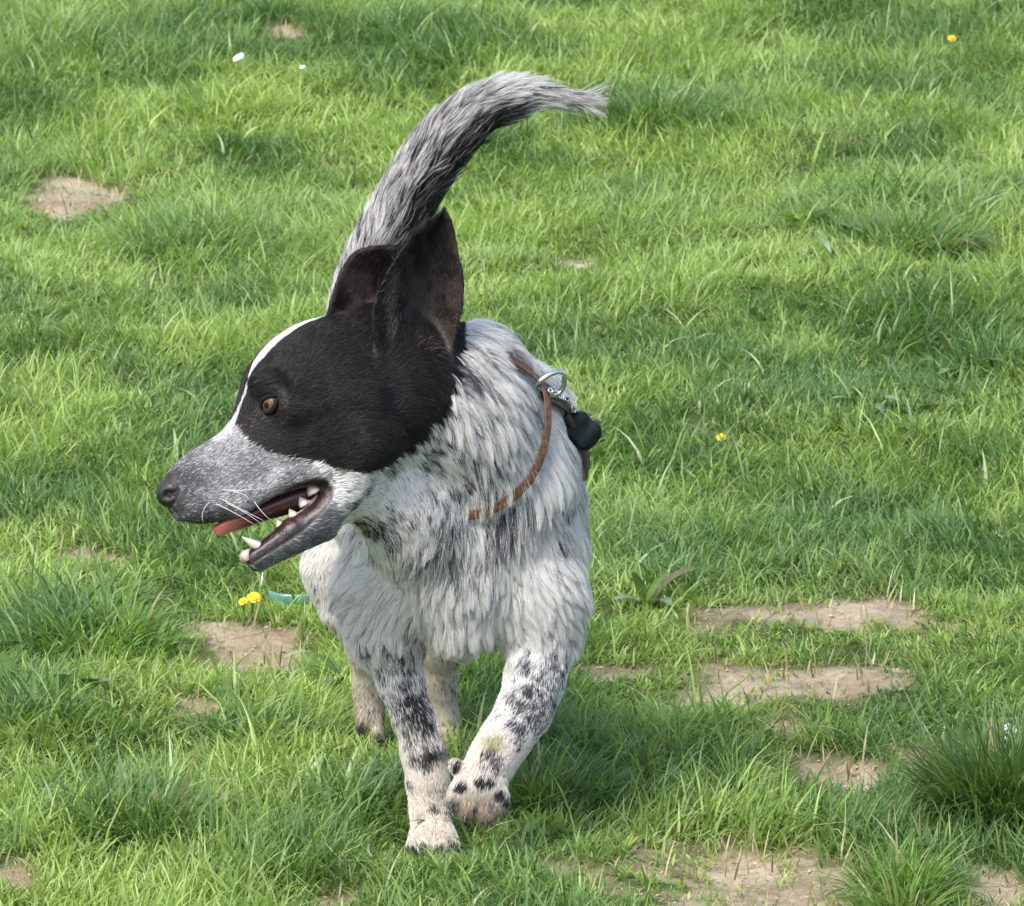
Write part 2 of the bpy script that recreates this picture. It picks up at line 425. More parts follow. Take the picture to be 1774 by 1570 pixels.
def nrm(v): v = np.asarray(v, float); return v / (np.linalg.norm(v, axis=-1, keepdims=True) + 1e-12)
YAW = math.radians(22)
HF = np.array([-0.868 * math.cos(YAW), 0.497 * math.cos(YAW), -math.sin(YAW)]); HF = nrm(HF)
HU = np.array([-0.497, -0.868, -0.10]); HU = nrm(HU - (HU @ HF) * HF)
HL = np.cross(HF, HU); HL = HL if HL[2] < 0 else -HL
HO = np.array([560.0, 690.0, -235.0])
M2 = np.array([[HF[0], HU[0]], [HF[1], HU[1]]]); M2i = np.linalg.inv(M2)
def H(u, v, c=0.0):
    z = HO[2]
    for _ in range(3):
        x, y, _z = pp(u, v, z)
        r = np.array([x - HO[0] - c * HL[0], y - HO[1] - c * HL[1]]); a, b = M2i @ r
        P = HO + a * HF + b * HU + c * HL; z = P[2]
    return P
def hab(P):
    R = P - HO; return R @ HF, R @ HU, R @ HL

# skull and upper muzzle: stations along the head (midline frame profile: top point, bottom point, half width)
ST = [((281, 838), (284, 872), 15), ((291, 820), (296, 888), 25), ((318, 792), (322, 901), 35), ((352, 770), (372, 905), 42),
      ((395, 737), (430, 888), 50), ((415, 697), (478, 852), 62), ((432, 645), (515, 838), 78), ((462, 603), (560, 842), 93),
      ((510, 567), (590, 838), 100), ((570, 548), (640, 822), 106), ((630, 532), (700, 800), 104), ((690, 530), (750, 770), 90),
      ((735, 560), (780, 720), 66), ((770, 610), (785, 665), 25)]
sta = []
for t_, b_, w_ in ST:
    a1, b1, _ = hab(H(*t_)); a2, b2, _ = hab(H(*b_)); sta.append(((a1 + a2) / 2, b1, b2, w_, a1, a2))
sta = np.array(sta)[::-1]
aa = sta[:, 0]
fine = np.linspace(aa[0], aa[-1], 60)
def cub(x, xp, yp):
    # smooth (Catmull-like) interpolation
    m_ = np.gradient(yp, xp); i = np.clip(np.searchsorted(xp, x) - 1, 0, len(xp) - 2)
    h = xp[i + 1] - xp[i]; t = (x - xp[i]) / h
    return (2 * t ** 3 - 3 * t ** 2 + 1) * yp[i] + (t ** 3 - 2 * t ** 2 + t) * h * m_[i] + (-2 * t ** 3 + 3 * t ** 2) * yp[i + 1] + (t ** 3 - t ** 2) * h * m_[i + 1]
sl, G = box(HO - 480, HO + 480)
R = [G[i] - HO[i] for i in range(3)]
A_ = R[0] * HF[0] + R[1] * HF[1] + R[2] * HF[2]; B_ = R[0] * HU[0] + R[1] * HU[1] + R[2] * HU[2]; C_ = R[0] * HL[0] + R[1] * HL[1] + R[2] * HL[2]
top_a, top_b = sta[:, 4], sta[:, 1]; bot_a, bot_b = sta[:, 5], sta[:, 2]
# slanted stations: fit linear shear so a section is perpendicular-ish
Acl = np.clip(A_, aa[0], aa[-1])
tb = cub(Acl, np.sort(top_a), top_b[np.argsort(top_a)]); bb_ = cub(Acl, np.sort(bot_a), bot_b[np.argsort(bot_a)])
ww = cub(Acl, aa, sta[:, 3])
hc = (tb + bb_) / 2; hh = np.maximum((tb - bb_) / 2, 10); ww = np.maximum(ww, 12)
q = np.sqrt(((B_ - hc) / hh) ** 2 + (C_ / ww) ** 2)
q4 = (np.abs((B_ - hc) / hh) ** 2.5 + np.abs(C_ / ww) ** 2.5) ** (1 / 2.5)
d = (q4 - 1) * np.minimum(hh, ww) * 0.9
over = np.maximum(np.abs(A_ - (aa[0] + aa[-1]) / 2) - (aa[-1] - aa[0]) / 2, 0)
d = np.where(over > 0, np.sqrt(np.maximum(d, 0) ** 2 + over ** 2) + np.minimum(d, 0) * 0, d)
field[sl] = smin(field[sl], d.astype(np.float32), 8)
del A_, B_, C_, q, q4, tb, bb_, ww, hc, hh
# brows, cheeks, lips
for s_ in (1, -1):
    ellip(H(456, 664, s_ * 62), (30, 22, 21) if s_ < 0 else (26, 15, 14), 30)
    cone(H(500, 706, s_ * 80), 20, H(640, 690, s_ * 104), 22, 30)
    ellip(H(620, 762, s_ * 88), (76, 52, 34), 34)
    ellip(H(565, 640, s_ * 128), (60, 34, 22), 30, op='carve')
    cone(H(330, 880, s_ * 24), 20, H(420, 872, s_ * 40), 20, 14)
    cone(H(420, 872, s_ * 40), 18, H(490, 835, s_ * 50), 16, 14)
    cone(H(490, 835, s_ * 50), 16, H(552, 822, s_ * 62), 18, 16)
# lower jaw
for s_ in (1, -1):
    cone(H(608, 840, s_ * 56), 34, H(560, 896, s_ * 44), 27, 30)
    cone(H(560, 896, s_ * 46), 27, H(508, 924, s_ * 32), 25, 12)
    cone(H(508, 924, s_ * 32), 25, H(442, 967, s_ * 12), 17, 10)
cone(H(560, 915, 0), 22, H(450, 972, 0), 15, 14)
cone(H(610, 850, 0), 46, H(560, 900, 0), 24, 20)
# mouth back wall
cone(H(585, 838, 45), 24, H(585, 838, -45), 24, 12)
cone(H(560, 838, 0), 22, H(600, 800, 0), 40, 12)
# eye sockets
for s_ in (1, -1):
    pass
# neck and throat
chain([(pp(705, 690, -190), 104), (pp(770, 740, -110), 122), (pp(815, 830, -20), 150), (pp(815, 900, 60), 165)], 50)
chain([(pp(745, 645, -160), 86), (pp(795, 665, -110), 92), (pp(860, 735, 0), 105), (pp(880, 820, 90), 110)], 40)
chain([(pp(640, 830, -200), 60), (pp(705, 880, -150), 78), (pp(760, 950, -60), 110)], 45)
# ribcage, belly, rump
ellip(pp(806, 930, 110), (180, 172, 250), 45)
ellip(pp(800, 980, -40), (120, 115, 90), 45)
chain([(pp(795, 1010, -90), 46), (pp(800, 1075, -70), 38), (pp(800, 1112, -20), 26)], 40)
ellip(pp(860, 830, 120), (120, 130, 200), 50)
chain([(pp(770, 880, 260), 150), (pp(715, 855, 440), 135), (pp(665, 845, 600), 125)], 60)
ellip(pp(650, 860, 640), (118, 118, 120), 50)
# planted foreleg (its right)
chain([(pp(690, 950, 0), 78), (pp(670, 1020, -14), 68), (pp(668, 1080, -14), 56)], 60)
chain([(pp(668, 1080, -14), 56), (pp(676, 1120, -10), 50), (pp(693, 1180, -5), 35), (pp(714, 1240, 0), 31),
       (pp(733, 1305, 0), 33), (pp(741, 1355, 0), 32), (pp(746, 1400, 5), 31), (pp(749, 1435, -5), 36)], 22)
ellip(pp(750, 1452, -22), (40, 24, 44), 14)
for tx, ty, tz in ((718, 1462, -38), (738, 1467, -62), (762, 1467, -62), (783, 1461, -36)):
    cone(pp(750 + (tx - 750) * .7, 1448, -20), 16, pp(tx, ty, tz), 13, 5)
# lifted foreleg (its left)
chain([(pp(905, 960, 0), 84), (pp(926, 1030, -24), 66), (pp(934, 1090, -27), 55)], 60)
chain([(pp(934, 1090, -27), 55), (pp(938, 1120, -25), 50), (pp(926, 1180, -60), 47), (pp(908, 1232, -95), 43),
       (pp(878, 1278, -125), 39), (pp(856, 1312, -145), 37), (pp(838, 1345, -160), 40)], 22)
ellip(pp(828, 1374, -172), (48, 44, 36), 16)
RP = [((795, 1374), (789, 1388), 17), ((813, 1392), (811, 1402), 20), ((843, 1396), (843, 1408), 20), ((864, 1380), (865, 1396), 17)]
for (a0, b0, r0) in RP:
    cone(pp(*a0, -182), r0, pp(*b0, -190), r0 - 1, 8)
cone(pp(800, 1335, -160), 14, pp(790, 1326, -166), 11, 8)          # dew claw side
# hind legs
chain([(pp(632, 890, 590), 100), (pp(600, 985, 550), 66), (pp(604, 1050, 552), 44)], 60)
chain([(pp(604, 1050, 552), 44), (pp(634, 1130, 620), 27), (pp(640, 1190, 668), 24),
       (pp(640, 1225, 672), 26)], 25)
ellip(pp(640, 1240, 668), (24, 30, 24), 12)
cone(pp(632, 1240, 662), 14, pp(627, 1268, 656), 11, 5); cone(pp(650, 1245, 658), 14, pp(655, 1284, 650), 11, 5)
chain([(pp(740, 930, 600), 95), (pp(768, 1040, 560), 58), (pp(766, 1120, 610), 36), (pp(762, 1180, 660), 27), (pp(768, 1250, 690), 25), (pp(770, 1282, 680), 27)], 25)
cone(pp(756, 1275, 660), 15, pp(754, 1294, 645), 13, 6); cone(pp(784, 1275, 660), 15, pp(786, 1294, 645), 13, 6)
# tail
TAIL = [((650, 690), 54), ((624, 580), 50), ((634, 490), 45), ((672, 402), 42), ((724, 312), 40), ((780, 240), 35), ((833, 193), 28), ((886, 171), 22), ((936, 168), 12), ((982, 171), 5)]
TZ = [640, 680, 700, 705, 700, 690, 680, 672, 665, 660]
TP = [(pp(u, v, z), r) for ((u, v), r), z in zip(TAIL, TZ)]
_t = np.linspace(0, len(TP) - 1, 40); _x = np.arange(len(TP), dtype=float)
TP = [(np.array([cub(np.array([q_]), _x, np.array([p_[i] for p_, _ in TP]))[0] for i in range(3)]), float(cub(np.array([q_]), _x, np.array([float(r_) for _, r_ in TP]))[0])) for q_ in _t]
chain(TP, 12)

# ears: thin cupped leaves blended into the skull
def poly_sdf(U, Vv, poly):
    d = np.full(U.shape, 1e9); s = np.ones(U.shape)
    n = len(poly)
    for i in range(n):
        a = np.array(poly[i], float); b = np.array(poly[(i + 1) % n], float)
        e = b - a; wx = U - a[0]; wy = Vv - a[1]
        t = np.clip((wx * e[0] + wy * e[1]) / (e @ e), 0, 1)
        dx = wx - e[0] * t; dy = wy - e[1] * t; d = np.minimum(d, dx * dx + dy * dy)
        c1 = Vv >= a[1]; c2 = Vv < b[1]; c3 = e[0] * wy > e[1] * wx
        s = np.where((c1 & c2 & c3) | (~c1 & ~c2 & ~c3), -s, s)
    return s * np.sqrt(d)
def chaikin(p, n=2):
    p = np.array(p, float)
    for _ in range(n):
        q = np.roll(p, -1, 0); p = np.stack([p * .75 + q * .25, p * .25 + q * .75], 1).reshape(-1, 2)
    return p
def ear(poly, zfun, th, k):
    poly = chaikin(poly, 2)
    lo = np.array([poly[:, 0].min() - 40, poly[:, 1].min() - 40, -420]); hi = np.array([poly[:, 0].max() + 40, poly[:, 1].max() + 40, 60])
    sl, G = box(lo, hi)
    U = G[0][:, :, 0] + 0 * G[1][:, :, 0]; Vv = G[1][:, :, 0] + 0 * G[0][:, :, 0]
    zc = zfun(U, Vv)[:, :, None]
    kk = 1.0 / ((FPX + zc[..., 0]) / FPX)
    d2 = poly_sdf(887 + (U - 887) * kk, 785 + (Vv - 785) * kk, poly)[:, :, None]
    dz = np.abs(G[2] - zc) / 1.25 - th * (0.75 + 0.0)
    d = smin(-(d2 - 3), -dz, 8); d = -d
    put(sl, d, k)
    return lambda P: zfun(P[..., 0], P[..., 1])
EAR1 = [(672, 640), (652, 596), (644, 550), (656, 503), (680, 460), (704, 423), (730, 396), (748, 377), (764, 370), (778, 374), (784, 392), (788, 420), (794, 450),
        (800, 485), (801, 515), (795, 550), (786, 590), (774, 625), (740, 660), (700, 665)]
def z1(u, v):
    t = np.clip((640 - v) / 265, 0, 1)                      # 0 base, 1 tip
    mid = 728 + 42 * t ** 1.2; hw_ = 72 * (1 - t ** 2.2) + 8
    q = np.clip((u - mid) / hw_, -1.3, 1.3)
    return -306 + 60 * t + 84 * (1 - q * q) * (1 - .55 * t) + 14 * q
e1z = ear(EAR1, z1, 7.5, 14)
EAR2 = [(585, 575), (568, 540), (580, 500), (596, 462), (614, 440), (640, 430), (672, 431), (702, 430), (722, 444), (708, 480), (690, 520), (670, 560), (620, 585)]
def z2(u, v):
    t = np.clip((560 - v) / 125, 0, 1); q = np.clip((u - 640) / 62, -1.3, 1.3)
    return -215 + 20 * t + 34 * (1 - q * q) * (1 - .8 * t) - 30 * t ** 3 + 22 * q
e2z = ear(EAR2, z2, 7.5, 14)
cone(pp(715, 640, -225), 44, pp(755, 655, -215), 36, 30)

def samp(P):
    g = (P - LO) / GS; g = np.clip(g, 0, DIM - 1.001); i = g.astype(int); t = g - i
    r = 0
    for a in (0, 1):
        for b in (0, 1):
            for c in (0, 1):
                w = (t[..., 0] if a else 1 - t[..., 0]) * (t[..., 1] if b else 1 - t[..., 1]) * (t[..., 2] if c else 1 - t[..., 2])
                r = r + w * field[i[..., 0] + a, i[..., 1] + b, i[..., 2] + c]
    return r
def grad(P, h=4.0):
    e = np.eye(3) * h
    return np.stack([samp(P + e[i]) - samp(P - e[i]) for i in range(3)], -1) / (2 * h)
def hit(u, v, zmin=-415.0):
    """first skin point on the sight line through (u, v)"""
    z = np.arange(zmin, 950, 2.0); P = np.stack([887 + (u - 887) * (FPX + z) / FPX, 785 + (v - 785) * (FPX + z) / FPX, z], -1)
    f = samp(P); k = np.argmax(f < 0)
    if f[k] >= 0: return P[np.argmin(f)]
    return P[k]

# eyes: carve shallow sockets first
EYE = hit(467, 701); EN = nrm(grad(EYE[None], 10))[0]
ea, eb, ec = hab(EYE)
EYE_C = EYE - EN * 12.5
ellip(EYE - EN * 2, (17, 15, 17), 6, op='carve')
mir = lambda P: P - 2 * ((P - HO) @ HL) * HL
EYE2_C = mir(EYE_C); EN2 = EN - 2 * (EN @ HL) * HL
# nostril
NOS = hit(306, 842)

def surface_nets(f):
    ins = f < 0
    nx, ny, nz = f.shape
    act = np.zeros((nx - 1, ny - 1, nz - 1), bool)
    s = ins.astype(np.int8)
    tot = np.zeros(act.shape, np.int8)
    for a in (0, 1):
        for b in (0, 1):
            for c in (0, 1): tot += s[a:nx - 1 + a, b:ny - 1 + b, c:nz - 1 + c]
    act = (tot > 0) & (tot < 8)
    ci = np.argwhere(act); ids = np.full(act.shape, -1, np.int64); ids[act] = np.arange(len(ci))
    cor = np.array([[a, b, c] for a in (0, 1) for b in (0, 1) for c in (0, 1)])
    vals = np.stack([f[ci[:, 0] + a, ci[:, 1] + b, ci[:, 2] + c] for a, b, c in cor], 1)
    acc = np.zeros((len(ci), 3)); cnt = np.zeros(len(ci))
    for i in range(8):
        for j in range(i + 1, 8):
            if np.abs(cor[i] - cor[j]).sum() != 1: continue
            vi, vj = vals[:, i], vals[:, j]; m_ = (vi < 0) != (vj < 0)
            t = np.where(m_, vi / np.where(m_, vi - vj, 1), 0)
            pt = cor[i] + t[:, None] * (cor[j] - cor[i]); acc += pt * m_[:, None]; cnt += m_
    V = LO + GS * (ci + acc / cnt[:, None])
    Q = []
    for ax in range(3):
        a_ = [slice(None)] * 3; b_ = [slice(None)] * 3
        a_[ax] = slice(0, -1); b_[ax] = slice(1, None)
        sa, sb = ins[tuple(a_)], ins[tuple(b_)]
        e = np.argwhere(sa != sb); u_, v_ = (ax + 1) % 3, (ax + 2) % 3
        e = e[(e[:, u_] > 0) & (e[:, v_] > 0) & (e[:, u_] < f.shape[u_] - 1) & (e[:, v_] < f.shape[v_] - 1)]
        flip = sa[e[:, 0], e[:, 1], e[:, 2]]
        du = np.zeros(3, int); du[u_] = 1; dv = np.zeros(3, int); dv[v_] = 1
        q = np.stack([ids[tuple((e - du - dv).T)], ids[tuple((e - dv).T)], ids[tuple(e.T)], ids[tuple((e - du).T)]], 1)
        q[~flip] = q[~flip][:, ::-1]; Q.append(q)
    return V, np.concatenate(Q)
BV, BQ = surface_nets(field)
for _ in range(2):
    g_ = grad(BV, 3.0); f_ = samp(BV); BV = BV - np.clip(f_ / (np.sum(g_ * g_, -1) + .05), -2, 2)[:, None] * g_
# drop stray shells: keep the largest connected piece
lab = np.arange(len(BV))
while True:
    mn = lab[BQ].min(1); new = lab.copy()
    for k in range(4): np.minimum.at(new, BQ[:, k], mn)
    new = new[new]
    if (new == lab).all(): break
    lab = new
big = np.bincount(lab).argmax(); kv = lab == big; remap = np.cumsum(kv) - 1
BQ = remap[BQ[kv[BQ[:, 0]]]]; BV = BV[kv]
print('body verts', len(BV))

# ---- coat pattern ------------------------------------------------
def in_poly(x, y, poly, soft=4.0):
    return 1 - sstep(-soft, soft, poly_sdf(x, y, poly))
def abpoly(pix, c):
    o = []
    for u, v in pix:
        a, b, _ = hab(H(u, v, c)); o.append((a, b))
    return o
MOUTH = abpoly([(366, 912), (372, 903), (415, 893), (470, 862), (505, 840), (535, 830), (556, 832), (569, 848), (566, 868), (549, 893), (518, 924), (478, 953), (444, 976),
                (415, 976), (405, 935)], 45)
PATCH = abpoly([(400, 560), (425, 640), (420, 690), (424, 730), (436, 762), (470, 783), (520, 796), (560, 806), (600, 822), (650, 820), (696, 796), (730, 756), (748, 718), (768, 694),
                (780, 655), (800, 600), (850, 560), (850, 350), (500, 350), (380, 480)], 80)
SPOTS = [(645, 915, 30, .95), (625, 905, 20, .9), (740, 955, 26, .55), (792, 968, 26, .7), (785, 930, 22, .6), (862, 905, 28, .85), (845, 930, 22, .5), (690, 970, 14, .5), (965, 930, 16, .5),
         (885, 820, 22, .4), (848, 790, 26, .45), (800, 640, 30, .6), (820, 690, 24, .45), (790, 750, 30, .4), (905, 690, 22, .6), (760, 860, 30, .4), (700, 900, 24, .35), (770, 905, 26, .5),
         (640, 1118, 20, .55), (685, 1128, 20, .6), (668, 1150, 18, .45), (700, 1185, 22, .85), (708, 1215, 24, 1), (722, 1238, 22, 1), (738, 1262, 20, 1), (716, 1262, 18, .9),
         (722, 1290, 18, .55), (748, 1305, 18, 1), (742, 1325, 12, .8), (700, 1240, 16, .8), (752, 1400, 9, .7), (728, 1412, 8, .4),
         (975, 1135, 18, .6), (968, 1165, 22, .75), (940, 1175, 20, .6), (925, 1195, 22, .8), (955, 1205, 24, .7), (905, 1225, 20, .85), (930, 1230, 24, .7), (900, 1258, 18, .85),
         (898, 1285, 12, .5), (853, 1308, 12, .75), (862, 1330, 14, .55), (872, 1320, 8, .5), (918, 1118, 12, .5),
         (800, 1362, 12, 1), (836, 1357, 11, 1), (850, 1356, 10, 1), (865, 1378, 11, 1), (878, 1390, 10, .9), (792, 1330, 10, .9), (790, 1392, 8, .8), (826, 1400, 6, .7), (853, 1395, 8, .8), (840, 1425, 8, .6),
         (732, 1468, 9, .9), (762, 1470, 9, .9), (708, 1468, 7, .7), (788, 1465, 7, .6),
         (822, 240, 22, .6), (790, 270, 22, .8), (760, 300, 24, .9), (735, 330, 24, .85), (712, 345, 18, .7), (850, 215, 18, .5), (725, 290, 16, .5), (930, 195, 12, .3)]

SPOTS += [(690, 1150, 50, .5), (712, 1212, 48, .6), (738, 1285, 40, .5), (950, 1165, 50, .45), (925, 1220, 44, .55), (860, 1320, 26, .4), (318, 822, 16, .85), (335, 868, 26, .85), (318, 880, 20, .9), (345, 835, 10, .7), (400, 880, 26, .6), (440, 850, 30, .55), (627, 1262, 12, 1), (654, 1284, 12, 1)]
LIGHT = [(835, 585, 45, 1.0), (650, 400, 30, .8), (870, 145, 26, .9), (620, 480, 40, .6), (880, 760, 40, .5), (950, 780, 60, .9), (480, 800, 26, .6)]
LP = [(hit(u, v), r, s) for u, v, r, s in LIGHT]
SP = [(hit(u, v), r, s) for u, v, r, s in SPOTS]
TA = np.array([p_ for p_, r_ in TP])
def seg_near(P, A):
    best = np.full(len(P), 1e9); dirs = np.zeros((len(P), 3)); par = np.zeros(len(P))
    for i in range(len(A) - 1):
        ba = A[i + 1] - A[i]; t = np.clip(((P - A[i]) @ ba) / (ba @ ba), 0, 1)
        dd = np.linalg.norm(P - A[i] - t[:, None] * ba, axis=1); m_ = dd < best
        best[m_] = dd[m_]; dirs[m_] = nrm(ba); par[m_] = i + t[m_]
    return best, dirs, par

def regions(P):
    """soft masks for a set of skin points"""
    a, b, c = hab(P)
    x, y, z = P[:, 0], P[:, 1], P[:, 2]
    r = {}
    hd = (1 - sstep(-20, 40, -(a + 175))) if False else sstep(-215, -150, a)
    inhead = (z < -60) & (a > -230) & (b > -300)
    dj = np.linalg.norm(P - HO, axis=1)
    r['head'] = hd * inhead * (y < 1000) * sstep(-330, -240, b)
    k = (FPX + z) / FPX; u = 887 + (x - 887) / k; v = 785 + (y - 785) / k
    e1 = (poly_sdf(u, v, EAR1) < 8) & (np.abs(z - z1(x, y)) < 26) & (v < 632)
    e2 = (poly_sdf(u, v, EAR2) < 8) & (np.abs(z - z2(x, y)) < 22) & (v < 560)
    r['ear'] = (e1 | e2).astype(float)
    r['earin'] = ((e1 & (z < z1(x, y))) | (e2 & (z < z2(x, y)))).astype(float)
    r['mouth'] = in_poly(a, b, MOUTH, 3.0) * (z < -60)
    jit = (NZ2(P / 9.0, 2) - .5) * 34 * sstep(60, -60, a); r['patch'] = in_poly(a + jit, b + jit, PATCH, 5.0) * (z < 20) * (np.abs(c) < 175) * (u < 800)
    # blaze: white stripe on the midline of the brow
    bl = 17 * sstep(-150, 10, a) * (1 - sstep(50, 110, a)) + 1.5 + 14 * sstep(135, 190, a)
    r['blaze'] = (1 - sstep(bl, bl + 6, np.abs(c - 10) + (NZ2(P / 7, 1) - .5) * 6)) * (b > 20) * (a > -140) * (a < 215)
    r['patch'] = r['patch'] * (1 - r['blaze'])
    r['patch'] = np.maximum(r['patch'], r['ear'])
    r['muzzle'] = r['head'] * sstep(60, 130, a) * (1 - r['patch'])
    td, tdir, tpar = seg_near(P, TA); r['tail'] = (td < 75) * sstep(.6, 1.4, tpar * 9 / 39) * (z > 400); r['tdir'] = tdir; r['tpar'] = tpar * 9 / 39
    r['u'], r['v'], r['z'] = u, v, z; r['a'], r['b'], r['c'] = a, b, c
    return r

def darkness(P, r):
    n = NZ(P / 34.0, 3); n2 = NZ2(P / 14.0, 2); v = r['v']; u = r['u']
    D = np.full(len(P), .04)
    D += .35 * sstep(.60, .75, n) * (r['z'] > -140)                                   # loose flecking
    neck = (1 - sstep(880, 990, v)) * (r['z'] < 150) * (1 - r['tail'])
    D = np.maximum(D, neck * (.06 + .48 * sstep(.50, .74, n)))
    D = np.maximum(D, (r['z'] > 150) * .25 * sstep(.45, .65, n))
    tax = np.stack([r['tdir'][:, 1], -r['tdir'][:, 0]], -1); side_ = (P[:, 0] * 0 + ((P - TA[np.clip((r['tpar'] / 9 * 39).astype(int), 0, len(TA) - 1)])[:, :2] * tax).sum(-1))
    lowr = sstep(8, -22, side_) * sstep(1.5, 3.2, r['tpar']) * (1 - sstep(6.0, 8.0, r['tpar']))
    D = np.where(r['tail'] > .5, np.clip(.20 + .16 * sstep(1.8, 3, r['tpar']) * (1 - sstep(5, 6.5, r['tpar'])) + .38 * sstep(.48, .68, n2) + .6 * lowr, 0, .93), D)
    D = D * (1 - r['muzzle']) + r['muzzle'] * (.42 + .45 * (n - .5) + .3 * sstep(235, 300, r['a']) + .20 * sstep(-60, -110, r['b']))
    for p_, rad, s in SP:
        dd = np.linalg.norm(P - p_, axis=1); w = 1 - sstep(rad * .45, rad * 1.6, dd + (n2 - .5) * rad * 1.0)
        D = np.maximum(D, w * s * (.9 if rad > 13 else 1))
    for p_, rad, s in LP:
        dd = np.linalg.norm(P - p_, axis=1); w = (1 - sstep(rad * .4, rad * 1.3, dd)) * s
        D = D * (1 - w * .85)
    D = np.maximum(D * (1 - r['blaze']), r['patch'])
    return np.clip(D, 0, 1)

WHITE = np.array([.86, .85, .83]); BLACK = np.array([.016, .015, .016]); WARM = np.array([.74, .62, .47]); SKIN = np.array([.42, .30, .25])
MAROON = np.array([.10, .028, .030])
rb = regions(BV); Db = darkness(BV, rb)[:, None]
skin = (WHITE * .55 + SKIN * .2) * (1 - Db) + BLACK * 1.2 * Db
warm = (sstep(1270, 1400, rb['v']) * .7)[:, None]
skin = skin * (1 - warm) + (skin * np.array([.95, .75, .62])) * warm
mth = rb['mouth'][:, None]
mn_ = NZ(BV / 10, 2)[:, None]
# dark lip rim, redder inside
inner = in_poly(rb['a'], rb['b'], abpoly([(420, 900), (480, 868), (530, 840), (548, 848), (535, 872), (500, 905), (470, 925), (440, 950)], 45), 6)[:, None]
mcol = np.array([.011, .006, .007]) * (1 - inner) + np.array([.045, .013, .015]) * inner
mot = NZ2(BV / 7 + 3, 3)[:, None]; mcol = mcol * (1 - sstep(.5, .75, mot) * .6) + np.array([.10, .045, .045]) * sstep(.5, .75, mot) * .6
skin = skin * (1 - mth) + mcol * (.4 + 1.2 * mn_) * mth
ei = rb['earin'][:, None]; skin = skin * (1 - ei) + np.array([.022, .015, .014]) * (.5 + 1.0 * mn_) * ei
eyed = np.minimum(np.linalg.norm(BV - EYE, axis=1), np.linalg.norm(BV - mir(EYE), axis=1))
skin[eyed < 30] = (.012, .010, .010)
skin[np.linalg.norm(BV - H(300, 855, 0), axis=1) < 46] = (.02, .017, .018)

dog = empty('dog', tuple(W(pp(750, 1475, 0))[:]))
tag(dog, 'black and white rough-coated dog trotting with its head turned left and mouth open', 'dog')
def dpar(o): o.parent = dog; o.matrix_parent_inverse = dog.matrix_basis.inverted(); return o
skin_mat = vcol_mat('dog_skin', rough=.55, spec=.35, bump=.3, nscale=900)
body = np_mesh('body', W(BV), BQ, skin_mat, col=skin, smooth=True); dpar(body)
body.data.materials.append(vcol_mat('mouth_lining', rough=.42, spec=.4, bump=.8, nscale=260, coat=.12))
body.data.polygons.foreach_set('material_index', (rb['mouth'][BQ].mean(1) > .5).astype(np.int32))

# ------------------------------------------------------------------ coat
def flow_guides():
    g = []
    A = lambda p_, d_, s=90, w=1.0: g.append((np.asarray(p_, float), nrm(d_), s, w))
    for c in (-90, -40, 0, 40, 90):
        for (u, v) in ((330, 840), (400, 800), (460, 720), (520, 640), (600, 620), (560, 760), (660, 700), (620, 560)):
            A(H(u, v, c), -HF + np.array([0, .08, 0]), 55, 1.5)
    for (u, v, z, dx, dy, dz, s) in [
        (700, 760, -330, .75, .55, .2, 60), (740, 800, -250, .6, .8, .1, 70), (800, 640, -230, .55, .8, .3, 70), (830, 580, -150, .85, .45, .4, 60),
        (880, 620, -60, .85, .6, .4, 60), (790, 720, -240, .35, .9, .2, 70), (860, 760, -120, .45, .9, .2, 80), (930, 740, 0, .55, .8, .4, 70),
        (640, 850, -280, .8, .35, .1, 50), (690, 870, -270, .55, .8, .0, 60), (760, 880, -200, .2, .95, .0, 70), (850, 880, -140, .1, 1, .1, 80),
        (940, 860, -60, .35, .95, .2, 80), (990, 900, 60, .3, .9, .5, 80), (640, 940, -120, -.55, .8, .1, 60), (700, 960, -160, -.25, .95, .0, 60),
        (780, 980, -170, .05, 1, 0, 60), (860, 980, -140, .0, 1, .0, 60), (640, 1010, -90, -.85, .45, .2, 60), (690, 1030, -110, -.5, .85, .0, 60),
        (780, 1060, -130, .0, 1, .0, 50), (850, 1050, -110, .25, .95, .0, 50), (930, 1010, -100, .55, .8, .1, 60), (975, 1040, -40, .5, .8, .3, 60),
        (900, 1070, -90, .45, .85, .0, 50), (990, 1000, 40, .4, .8, .5, 60), (610, 1000, 40, -.4, .7, .6, 60), (780, 1120, 0, 0, .9, .3, 60),
        (960, 850, 250, .3, .5, .9, 120), (620, 850, 250, -.3, .5, .9, 120), (780, 740, 250, .1, .0, 1, 120), (550, 950, 560, -.3, .9, .3, 90),
        (640, 760, 560, 0, 0, 1, 100), (770, 1000, 560, .1, 1, .2, 90)]:
        A(pp(u, v, z), (dx, dy, dz), s)
    for ch in ([(676, 1110, -40), (714, 1240, -20), (741, 1355, -20), (749, 1435, -40)], [(938, 1110, -50), (908, 1232, -120), (856, 1312, -170), (830, 1390, -190)],
               [(598, 985, 540), (634, 1130, 600), (640, 1260, 660)], [(768, 1040, 540), (762, 1180, 640), (770, 1290, 670)]):
        for i in range(len(ch) - 1):
            p1 = pp(*ch[i]); p2 = pp(*ch[i + 1])
            for t in (0, .33, .66, 1): A(p1 + (p2 - p1) * t, p2 - p1, 40, 2.2)
    for u, v, z in ((700, 560, -260), (740, 480, -250), (765, 400, -240), (640, 500, -200)): A(pp(u, v, z), (.05, -1, .1), 40, 3.0)
    return g
GD = flow_guides(); GP = np.array([x[0] for x in GD]); GV = np.array([x[1] for x in GD]); GSg = np.array([x[2] for x in GD]); GW = np.array([x[3] for x in GD])
def flow(P):
    out = np.zeros_like(P)
    for s in range(0, len(P), 40000):
        Q = P[s:s + 40000]; d2 = ((Q[:, None, :] - GP[None]) ** 2).sum(-1) / (GSg ** 2)[None]
        w = GW[None] / (0.03 + d2) ** 2; out[s:s + 40000] = w @ GV
    return nrm(out)

